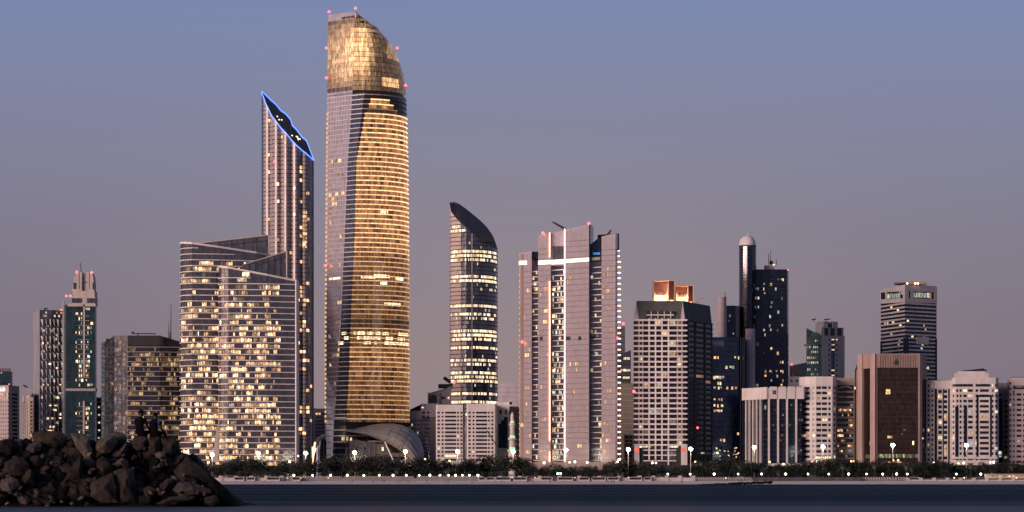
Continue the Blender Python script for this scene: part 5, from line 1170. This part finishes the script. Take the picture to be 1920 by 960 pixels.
for px, w in ((448, 6), (470, 5), (512, 8), (555, 5), (905, 5), (918, 6), (943, 9), (975, 8), (1025, 7), (1060, 9), (1098, 8), (1120, 10), (1150, 7), (1194, 9), (1212, 6)): kiosk(px, w, 'small open beach kiosk below '+front_of(px))
K = Bld('long_pavilion', 'long low lit pavilion at the right end of the promenade', 1719, [(1846, 0), (1925, 0)], 'pavilion', base=3.55); K.body('sand_wall', 889.5, 6); K.piece('roof_edge', 'band_grey', 1844, 1925, 888.4, 890, -2, 1.0)
for k in range(9): K.piece('window', 'lit_warm', 1850+8*k, 1855+8*k, 891.2, 894.5, .02, .08, R.uniform(.08, .3))
def person_mesh(sit):
    v, e, r = [], [], []
    def add(p, rad, par=None):
        v.append(p); r.append(rad)
        if par is not None: e.append((par, len(v)-1))
        return len(v)-1
    hz = .45 if sit else .92
    pel = add((0, 0, hz), .15); ch = add((0, .03, hz+.38), .17, pel); nk = add((0, .02, hz+.56), .06, ch); hd = add((0, 0, hz+.66), .10, nk); add((0, 0, hz+.78), .09, hd)
    for s in (-1, 1):
        sh = add((s*.19, .02, hz+.47), .07, ch); el = add((s*.25, -.02, hz+.20), .05, sh); wr = add((s*.2, -.2, hz+.05 if sit else hz-.02), .04, el); add((s*.19, -.26, hz+.02 if sit else hz-.08), .035, wr)
        hp = add((s*.1, 0, hz-.06), .10, pel); kn = add((s*.14, -.42, .42) if sit else (s*.11, -.03, .48), .07, hp); an = add((s*.14, -.46, .08) if sit else (s*.12, .02, .08), .05, kn); add((s*.14, -.60, .04) if sit else (s*.13, -.14, .04), .045, an)
    me = bpy.data.meshes.new('person'); me.from_pydata(v, e, [])
    o = bpy.data.objects.new('person', me); o.modifiers.new('skin', 'SKIN')
    for k, d in enumerate(me.skin_vertices[0].data): d.radius = (r[k], r[k]); d.use_root = (k == 0)
    sb = o.modifiers.new('sub', 'SUBSURF'); sb.levels = sb.render_levels = 1
    return bake(o)
plain('dark_cloth', (.018, .018, .024), .9); plain('red_cloth', (.25, .03, .03), .9); plain('grey_cloth', (.10, .10, .12), .9)
pm = {}
for s in (0, 1):
    for mt in ('dark_cloth', 'red_cloth', 'grey_cloth'):
        m = person_mesh(s) if mt == 'dark_cloth' else pm[(s, 'dark_cloth')].copy(); m.materials.clear(); m.materials.append(MATS[mt]); pm[(s, mt)] = m
for px, s in ((478, 1), (497, 0), (508, 1), (559, 1), (564, 1), (573, 0), (577, 0), (657, 1), (661, 0), (699, 0), (717, 0), (721.5, 0), (744, 1), (750, 0), (765, 0), (768.5, 1), (800, 0), (836, 1), (841, 1), (885, 1), (941, 0), (988, 1), (992, 1), (1031, 0), (1033, 0), (1141, 0), (1147, 0), (1151, 0), (1277, 0), (1280, 1), (1384, 0), (1390, 0)):
    d = R.uniform(14, 34); Y = 1650+d; zz = d*.036
    o = bpy.data.objects.new('person', pm[(s, R.choice(('dark_cloth', 'dark_cloth', 'grey_cloth')))]); COL.objects.link(o); o.location = (X(px, Y), Y, zz); o.rotation_euler = (0, 0, R.uniform(0, 6.28))
    tag(o, ('tiny dark figure sitting on sand below ' if s else 'tiny dark figure standing on sand below ')+front_of(px), 'person', 'people sitting on the beach' if s else 'people standing on the beach')
o = bpy.data.objects.new('person', pm[(0, 'red_cloth')]); COL.objects.link(o); o.location = (X(1000, 1672), 1672, .8); tag(o, 'tiny person in red beside the red flag post', 'person')
o = empty('flag_post', (X(997, 1675), 1675, .85), 'red flag on a post standing on the beach sand', 'flag')
mb = MB(); c = o.location; mb.tube((c.x, c.y, .8), (c.x, c.y, 4.4), .09); mb.build('post', 'red_cloth', o)
mb = MB(); mb.grid([[(c.x+.06+k*.28, c.y+.12*math.sin(k*1.5), 4.3-j*.9-.05*k) for k in range(6)] for j in range(2)]); f = mb.build('flag', 'red_cloth', o); f.modifiers.new('t', 'SOLIDIFY').thickness = .03
def car(px, label, mat, Y=1774, lights=True):
    o = empty('parked_car', (X(px, Y), Y, 3.56), label, 'car', 'cars on the corniche road'); c = o.location
    prof = [(-2.2, .35), (-2.2, .85), (-1.5, .95), (-.9, 1.45), (.8, 1.45), (1.4, .98), (2.2, .85), (2.25, .35)]
    mb = MB(); a = [Vector((c.x+x, Y-.85, c.z+z)) for x, z in prof]; b = [p+Vector((0, 1.7, 0)) for p in a]; mb.face(a); mb.face(b[::-1]); [mb.face([a[k], a[(k+1) % 8], b[(k+1) % 8], b[k]]) for k in range(8)]; mb.build('body', mat, o)
    mb = MB(); w = [(-1.25, 1.0), (-.82, 1.36), (.72, 1.36), (1.1, 1.0)]; mb.face([Vector((c.x+x, Y-.87, c.z+z)) for x, z in w]); mb.face([Vector((c.x+x, Y-.86, c.z+z)) for x, z in w][::-1]); mb.build('side_window', 'window_glass', o)
    for x in (-1.35, 1.35):
        for y in (-.8, .62): mb = MB(); mb.tube((c.x+x, Y+y, c.z+.33), (c.x+x, Y+y+.2, c.z+.33), .33, n=12); mb.build('wheel', 'charcoal', o)
    mb = MB(); mb.box(c.x-2.26, c.x-2.18, Y-.75, Y-.35, c.z+.6, c.z+.8); mb.build('tail_light', 'beacon_red', o)
    mb = MB(); mb.box(c.x+2.2, c.x+2.3, Y-.75, Y-.35, c.z+.55, c.z+.75); mb.build('headlight', 'lamp_white', o)
for k, px in enumerate((1232, 1345, 1388, 1660, 1688, 1715, 1838, 560, 1110)): car(px, 'small car on the road before '+front_of(px), ('metal_pale', 'metal_dark', 'white_wall')[k % 3])
# ================================================================ breakwater of boulders in front, two people on it
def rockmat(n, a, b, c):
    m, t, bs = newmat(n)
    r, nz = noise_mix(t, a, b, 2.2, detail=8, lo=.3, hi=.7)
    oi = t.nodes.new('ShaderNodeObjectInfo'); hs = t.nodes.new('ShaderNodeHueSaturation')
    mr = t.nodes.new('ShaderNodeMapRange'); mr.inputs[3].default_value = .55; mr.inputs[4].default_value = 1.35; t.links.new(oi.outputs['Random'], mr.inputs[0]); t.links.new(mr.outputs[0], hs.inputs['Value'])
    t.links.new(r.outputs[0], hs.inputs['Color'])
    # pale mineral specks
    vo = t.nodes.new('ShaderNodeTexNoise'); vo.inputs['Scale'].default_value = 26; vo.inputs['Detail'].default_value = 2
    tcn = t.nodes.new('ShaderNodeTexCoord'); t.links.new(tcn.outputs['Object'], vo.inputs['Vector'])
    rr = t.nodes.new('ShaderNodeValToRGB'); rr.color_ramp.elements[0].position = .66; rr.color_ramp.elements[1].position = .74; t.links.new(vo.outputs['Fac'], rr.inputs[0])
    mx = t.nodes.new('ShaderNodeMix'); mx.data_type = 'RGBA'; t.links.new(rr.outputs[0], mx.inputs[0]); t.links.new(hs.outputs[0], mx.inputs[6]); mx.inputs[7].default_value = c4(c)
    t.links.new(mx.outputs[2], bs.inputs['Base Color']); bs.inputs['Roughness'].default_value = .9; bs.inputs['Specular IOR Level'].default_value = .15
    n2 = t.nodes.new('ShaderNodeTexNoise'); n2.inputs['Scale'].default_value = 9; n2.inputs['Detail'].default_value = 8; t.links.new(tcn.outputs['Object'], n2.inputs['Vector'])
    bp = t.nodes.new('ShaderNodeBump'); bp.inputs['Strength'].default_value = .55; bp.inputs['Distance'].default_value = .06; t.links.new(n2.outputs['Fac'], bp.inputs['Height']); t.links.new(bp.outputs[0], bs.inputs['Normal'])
rockmat('rock', (.012, .0088, .007), (.056, .040, .031), (.08, .06, .045)); rockmat('rock_pale', (.045, .035, .029), (.14, .112, .094), (.16, .13, .11)); rockmat('rock_black', (.003, .0025, .0025), (.010, .0075, .0065), (.02, .015, .012))  # the third is near-black stone, used from waterline to skyline
def rock_from(pts, name, mat, seed, bev=.05, amp=.05, **t):
    "convex stone through the given world points, edges worn, surface pitted"
    c = sum(pts, Vector())/len(pts); bm = bmesh.new()
    for p in pts: bm.verts.new(p-c)
    r = bmesh.ops.convex_hull(bm, input=bm.verts); bmesh.ops.delete(bm, geom=list({g for g in r['geom_interior'] if isinstance(g, bmesh.types.BMVert)}), context='VERTS')
    bmesh.ops.dissolve_limit(bm, angle_limit=.12, verts=bm.verts, edges=bm.edges)
    bmesh.ops.bevel(bm, geom=list(bm.edges), offset=bev, segments=2, profile=.6, affect='EDGES', clamp_overlap=True)
    bmesh.ops.triangulate(bm, faces=bm.faces)
    for _ in range(3):
        lg = [e for e in bm.edges if e.calc_length() > .16]
        if not lg: break
        bmesh.ops.subdivide_edges(bm, edges=lg, cuts=1); bmesh.ops.triangulate(bm, faces=[f for f in bm.faces if len(f.verts) > 3])
    bm.normal_update()
    for v in bm.verts:
        p = v.co+Vector((seed*3.1, seed*1.7, 0)); d = noise.fractal(p*1.6, 1., 2., 4)*amp+noise.fractal(p*6, 1., 2., 3)*amp*.35; v.co += v.normal*d
    me = bpy.data.meshes.new(name); bm.to_mesh(me); bm.free(); me.materials.append(MATS[mat])
    for p in me.polygons: p.use_smooth = False
    o = bpy.data.objects.new(name, me); o.location = c; COL.objects.link(o); return tag(o, **t)
def slopeY(py): return 97.3+(950-py)/135*4.6
SEED = [0]
def poly_rock(poly, label, mat='rock', dY=0., thick=1.0, group=None, bev=.05, lean=.25):
    SEED[0] += 1; q = random.Random(SEED[0]*13); py = sum(p[1] for p in poly)/len(poly); Y = slopeY(py)+dY; pts = []
    cx = sum(p[0] for p in poly)/len(poly); top = min(p[1] for p in poly); bot = max(p[1] for p in poly)
    for a, b in poly:
        d = (bot-b)/max(1, bot-top)*lean*2+q.uniform(-.12, .12); pts.append(at(a, b, Y+d))
        pts.append(at(cx+(a-cx)*.85, py+(b-py)*.85, Y+d+thick*q.uniform(.7, 1.1)))
    pts.append(at(cx+q.uniform(-5, 5), py+q.uniform(-4, 4), Y-q.uniform(.05, .22)))
    return rock_from(pts, 'boulder', mat, SEED[0], bev=bev, label=label, cat='boulder', group=group)
# dark core of the mound: the structure the stones lie on
mb = MB(); xs = [-60, 0, 60, 150, 250, 330, 352, 385, 420, 448]; tops = [832, 829, 832, 830, 838, 848, 880, 908, 936, 951.5]
rows = [[at(a, 951, 97.9) for a in xs], [Vector((X(a, 100), slopeY(b)+1.2, max(.02, Z(b, 101.5)))) for a, b in zip(xs, tops)], [Vector((X(a, 100), 108, max(.0, Z(b, 101.5)-.2))) for a, b in zip(xs, tops)], [Vector((X(a, 100), 112, -.6)) for a in xs]]
mb.grid([[(p[0], p[1], -.6) for p in rows[0]]]+rows); mb.build('breakwater_core', 'rock_black', kind='structure')
G = 'boulders of the breakwater'
named = [
 ([(131, 812), (150, 811), (166, 818), (176, 848), (172, 868), (160, 861), (146, 842)], 'long pale slab leaning diagonally near the top of the breakwater', 'rock_pale', -.5),
 ([(123, 898), (139, 868), (152, 853), (156, 872), (154, 898), (138, 900)], 'upright wedge-shaped boulder below the long leaning slab', 'rock', -.5),
 ([(168, 908), (190, 892), (211, 888), (216, 905), (223, 944), (190, 943), (172, 930)], 'large rough slab low in the breakwater, left of the split', 'rock', -.6),
 ([(213, 884), (236, 877), (250, 879), (252, 905), (257, 940), (224, 945), (218, 915)], 'tall flat-faced boulder low in the breakwater, right of the split', 'rock', -.7),
 ([(178, 846), (182, 828), (200, 818), (214, 817), (222, 828), (212, 846), (196, 852)], 'pale angular boulder on top of the breakwater, left of the sitters', 'rock_pale', -.4),
 ([(204, 818), (216, 809), (232, 812), (240, 824), (230, 836), (212, 830)], 'rounded greyish boulder just left of the sitting pair', 'rock_pale', 0),
 ([(222, 845), (238, 830), (238, 848), (226, 858), (214, 856)], 'pale cracked stone under the rounded grey boulder', 'rock_pale', -.4),
 ([(248, 820), (262, 817.5), (277, 819), (278, 832), (276, 844), (256, 846), (248, 838)], 'square block under the left sitting person', 'rock', -.5),
 ([(278, 820), (290, 818), (301, 820), (300, 846), (292, 854), (279, 850)], 'upright block under the right sitting person', 'rock', -.5),
 ([(301, 821), (316, 819), (330, 822), (336, 832), (334, 856), (318, 862), (303, 856)], 'big rounded block at the right end of the breakwater top', 'rock', -.4),
 ([(290, 852), (298, 847), (310, 848), (311, 856), (303, 862), (293, 859)], 'small pale stone wedged below the two big blocks', 'rock_pale', -1.1),
 ([(211, 871), (222, 862), (232, 857), (242, 866), (241, 878), (226, 876)], 'pale pitted stone above the tall flat-faced boulder', 'rock_pale', -.5),
 ([(314, 876), (324, 860), (345, 849), (352, 855), (342, 868), (328, 884)], 'slanted slab at the right shoulder of the breakwater', 'rock', -.2),
 ([(324, 884), (346, 858), (352, 853), (362, 862), (398, 895), (392, 906), (360, 910), (338, 902)], 'large triangular boulder on the right slope of the breakwater', 'rock', -.3),
 ([(354, 854), (362, 851), (370, 857), (371, 866), (362, 866)], 'small dark stone on the right skyline of the breakwater', 'rock_black', .5),
 ([(325, 918), (334, 906), (352, 904), (378, 910), (398, 918), (396, 926), (366, 927), (336, 930)], 'long pale flat stone low on the right slope', 'rock_pale', -.7),
 ([(290, 944), (318, 933), (352, 930), (356, 938), (330, 946), (304, 948)], 'low flat stone at the waterline under the right slope', 'rock', -.8),
 ([(382, 933), (404, 928), (410, 940), (404, 948), (384, 946)], 'squarish stone at the foot of the right slope', 'rock', -.4),
 ([(396, 896), (404, 898), (430, 926), (455, 950), (404, 950), (384, 936), (386, 912)], 'dark straight-edged slab ending the breakwater in the water', 'rock_black', -.1),
 ([(48, 842), (56, 832), (72, 827), (79, 836), (76, 846), (62, 850)], 'smooth pale stone near the top left of the breakwater', 'rock_pale', -.5),
 ([(58, 812), (80, 808), (118, 810), (126, 824), (112, 842), (84, 838), (62, 828)], 'broad dark boulder on the skyline left of the leaning slab', 'rock', 0),
 ([(38, 900), (50, 884), (58, 879), (64, 892), (62, 906), (46, 908)], 'pointed stone in the lower left of the breakwater', 'rock', -.8),
 ([(0, 912), (2, 898), (20, 892), (34, 900), (36, 912), (20, 922), (4, 920)], 'knobbly pale stone at the lower left edge', 'rock_pale', -.9),
 ([(178, 890), (182, 866), (192, 856), (206, 872), (214, 886), (196, 893)], 'brown wedge above the large rough slab', 'rock', -.4),
 ([(0, 846), (4, 826), (26, 822), (36, 838), (28, 862), (6, 866)], 'big dark boulder at the upper left edge of the breakwater', 'rock_black', -.3),
 ([(4, 884), (10, 866), (34, 856), (54, 868), (56, 886), (30, 896)], 'dark flat-topped boulder at the left edge, halfway up', 'rock', -.5)]
SHORT = ['the long leaning slab', 'the upright wedge', 'the large rough slab', 'the tall flat-faced boulder', 'the pale angular boulder', 'the rounded grey boulder', 'the pale cracked stone', 'the left sitter block', 'the right sitter block', 'the big rounded block', 'the small wedged pale stone', 'the pale pitted stone', 'the slanted shoulder slab', 'the triangular boulder', 'the dark skyline stone', 'the long flat pale stone', 'the flat waterline stone', 'the squarish foot stone', 'the straight-edged end slab', 'the smooth top-left stone', 'the broad skyline boulder', 'the pointed lower-left stone', 'the knobbly pale stone', 'the brown wedge', 'the upper left-edge boulder', 'the flat-topped left boulder']
CEN = [(sum(p[0] for p in n[0])/len(n[0]), sum(p[1] for p in n[0])/len(n[0])) for n in named]
def beside(x, y):
    k = min(range(len(CEN)), key=lambda i: (CEN[i][0]-x)**2+(CEN[i][1]-y)**2); dx, dy = x-CEN[k][0], y-CEN[k][1]
    v = 'above ' if dy < -7 else 'below ' if dy > 7 else ''; h = 'left of ' if dx < -7 else 'right of ' if dx > 7 else ''
    return ((v.strip()+' and '+h) if v and h else (v or h or 'behind '))+SHORT[k]
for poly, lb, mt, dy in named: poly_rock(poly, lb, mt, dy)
def rand_poly(q, cx, cy, w, h):
    n = q.randint(5, 8); rot = q.uniform(-.6, .6); out = []
    for k in range(n):
        a = 2*math.pi*(k+q.uniform(-.28, .28))/n; x, y = math.cos(a)*w/2, math.sin(a)*h/2
        out.append((cx+x*math.cos(rot)-y*math.sin(rot), min(950, cy+x*math.sin(rot)+y*math.cos(rot))))
    return out
q = random.Random(99)
def skyline(px): return interp([(-40, 818), (0, 816), (60, 812), (130, 814), (250, 822), (334, 826), (350, 858), (400, 902), (455, 950)], px)
n = 0; y = 822.
while y < 948:
    x = -30+q.uniform(0, 20)
    while x < 440:
        w = q.uniform(22, 46); h = q.uniform(16, 30); sk = skyline(x+w*.35)
        if y-h*.45 > sk+1 and skyline(x+w*.5) < y:
            mt = q.choices(('rock', 'rock_black', 'rock_pale'), (6, 4, 1))[0]; poly_rock(rand_poly(q, x, y, w, h), ('wide ' if w > 36 else 'blocky ')+{'rock': 'brown', 'rock_black': 'near-black', 'rock_pale': 'pale'}[mt]+' boulder '+beside(x, y), mt, q.uniform(.0, .5), .9, G, lean=q.uniform(.05, .4)); n += 1
        x += w*q.uniform(.6, .8)
    y += q.uniform(12, 16)
for k in range(70):   # small rubble, near the waterline and in the gaps
    x = q.uniform(-10, 400); y = q.uniform(max(skyline(x)+14, 850), 948); w = q.uniform(7, 15)
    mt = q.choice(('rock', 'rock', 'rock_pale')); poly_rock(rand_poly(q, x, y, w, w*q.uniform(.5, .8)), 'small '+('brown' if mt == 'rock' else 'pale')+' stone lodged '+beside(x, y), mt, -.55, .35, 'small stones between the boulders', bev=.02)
for k in range(26):   # the low groyne far off at the beach
    px = 1312+k*5.2; Y = q.uniform(1640, 1652); zz = interp([(1312, .3), (1380, 1.0), (1445, 1.6)], px); c = Vector((X(px, Y), Y, zz*.5-.3)); pts = [c+Vector((q.uniform(-2.2, 2.2), q.uniform(-1.5, 1.5), q.uniform(-.4, zz))) for j in range(12)]
    rock_from(pts, 'groyne_rock', 'rock_black', k, bev=.08, label='dark rock of the low groyne on the distant beach', cat='rock', group='rocks of the far groyne')
# ---------------------------------------------------------------- the two sitters
def skin_obj(name, verts, mat, parent=None, sub=2, loc=(0, 0, 0)):
    me = bpy.data.meshes.new(name)
    me.from_pydata([v[0] for v in verts], [(v[2], k) for k, v in enumerate(verts) if v[2] is not None], [])
    o = bpy.data.objects.new(name, me); o.modifiers.new('skin', 'SKIN')
    for k, d in enumerate(me.skin_vertices[0].data): r = verts[k][1]; d.radius = r if isinstance(r, tuple) else (r, r); d.use_root = (k == 0)
    s = o.modifiers.new('sub', 'SUBSURF'); s.levels = s.render_levels = sub
    m2 = bake(o)
    mats = mat if isinstance(mat, (list, tuple)) else [mat]
    m2.materials.clear(); [m2.materials.append(MATS[q_]) for q_ in mats]
    o = bpy.data.objects.new(name, m2); COL.objects.link(o); o.location = loc
    if parent: o.parent = parent
    return o
for _n in ('dark_cloth', 'red_cloth', 'grey_cloth'): MATS[_n].node_tree.nodes['Principled BSDF'].inputs['Specular IOR Level'].default_value = .1
plain('skin', (.05, .04, .028), .6); plain('hair', (.006, .005, .005), .6); plain('black_shirt', (.003, .003, .004), .9); plain('blue_patch', (.02, .05, .28), .8); plain('trousers', (.003, .003, .004), .9); plain('maroon', (.06, .012, .014), .9)
for _n in ('skin', 'hair', 'black_shirt', 'trousers', 'maroon', 'blue_patch'): MATS[_n].node_tree.nodes['Principled BSDF'].inputs['Specular IOR Level'].default_value = .08
def sitter(px, seat_py, Y, label, turn, lean, patch=None, sleeve='skin', k=1.0):
    "local frame: seat at z=0, facing -y; turned so that they look out over the water to the right"
    o = empty('person', at(px, seat_py, Y), label, 'person'); o.rotation_euler = (0, 0, turn); o.scale = (k, k, k)
    V = []
    def a(p, r, par=None): V.append((p, r, par)); return len(V)-1
    pel = a((0, .02, .11), (.15, .12)); w = a((0, .05+lean*.2, .26), (.135, .105), pel); ch = a((0, .03, .46), (.185, .13), w); st = a((0, 0-lean*.3, .58), (.12, .085), ch); nk = a((0, -.03-lean*.3, .66), .052, st)
    h0 = a((0, -.05-lean*.3, .74), (.072, .082), nk); h1 = a((0, -.06-lean*.3, .82), (.078, .094), h0); a((0, -.05-lean*.3, .885), (.055, .065), h1)
    hands = []
    for s in (-1, 1):
        sh = a((s*.20, -.01-lean*.2, .545), .062, st); el = a((s*.245, -.08, .30), .045, sh); wr = a((s*.18, -.31, .22), .032, el); ha = a((s*.165, -.37, .20), (.036, .02), wr); hands.append((s, Vector((s*.165, -.37, .20))))
        hp = a((s*.095, -.06, .085), .098, pel); kn = a((s*.13, -.46, .16), .068, hp); an = a((s*.12, -.56, -.22), .045, kn); hl = a((s*.12, -.58, -.29), .042, an); a((s*.125, -.72, -.31), .034, hl)
    b = skin_obj('body', V, ['black_shirt', 'skin', 'trousers', sleeve], o)
    for p in b.data.polygons:
        c = p.center
        if c.z > .655: p.material_index = 1
        elif abs(c.x) > .17 and c.z < .42 and c.y < .02 and c.z > .17: p.material_index = 3
        elif c.z < .15 or (c.y < -.2 and c.z < .26 and abs(c.x) < .2): p.material_index = 2 if c.y > -.33 or c.z < .17 else 1
    # fingers round the knees
    for s, h in hands:
        for f in range(4):
            u = h+Vector(((f-1.5)*.018*1, -.02, .004)); L = (.05, .06, .056, .042)[f]
            skin_obj('finger', [(tuple(u), .0095, None), (tuple(u+Vector((0, -L*.6, .008))), .0085, 0), (tuple(u+Vector((0, -L, -.014))), .007, 1)], 'skin', b, 1)
        u = h+Vector((-s*.03, .01, .0)); skin_obj('thumb', [(tuple(u), .0105, None), (tuple(u+Vector((-s*.022, -.025, -.004))), .009, 0), (tuple(u+Vector((-s*.03, -.052, -.01))), .0075, 1)], 'skin', b, 1)
    hy = -.055-lean*.3
    mb = MB(); rows = []
    for j in range(7):
        e = math.radians(-22+j*18.5); rows.append([(.091*math.cos(e)*math.cos(t), hy+.012+.106*math.cos(e)*math.sin(t)+.012, .825+.098*math.sin(e)) for t in LV(math.radians(-38), math.radians(218), 16)])
    mb.grid(rows); hr = mb.build('hair', 'hair', loc=(0, 0, 0)); hr.parent = o; hr.modifiers.new('t', 'SOLIDIFY').thickness = .012; hr.data.shade_smooth()
    for s in (-1, 1):
        e = skin_obj('ear', [((s*.082, hy+.01, .775), .010, None), ((s*.092, hy+.018, .80), .013, 0), ((s*.088, hy+.012, .825), .009, 1)], 'skin', o, 1)
        mb = MB(); mb.ball((s*.03, hy-.085, .80), .011, 8); ey = mb.build('eye', 'hair', loc=(0, 0, 0)); ey.parent = o
    skin_obj('nose', [((0, hy-.085, .80), .010, None), ((0, hy-.108, .765), .014, 0)], 'skin', o, 1); skin_obj('mouth', [((-.022, hy-.084, .732), .007, None), ((0, hy-.092, .731), .008, 0), ((.022, hy-.084, .732), .007, 1)], 'maroon', o, 1)
    if patch: skin_obj('shoulder_patch', [((-.12, .03-lean*.2, .58), (.06, .055), None), ((-.2, -.0-lean*.2, .55), (.076, .07), 0), ((-.225, -.03, .46), (.066, .066), 1)], patch, o)
    return o
sitter(263, 817.5, 101.0, 'person in dark clothes sitting on the breakwater, left of the pair', math.radians(152), .05, sleeve='maroon', k=1.02)
sitter(290, 818.2, 101.0, 'person in black with a blue shoulder patch sitting on the breakwater', math.radians(150), .02, patch='blue_patch', k=.93)

bpy.data.scenes.remove(TMP)
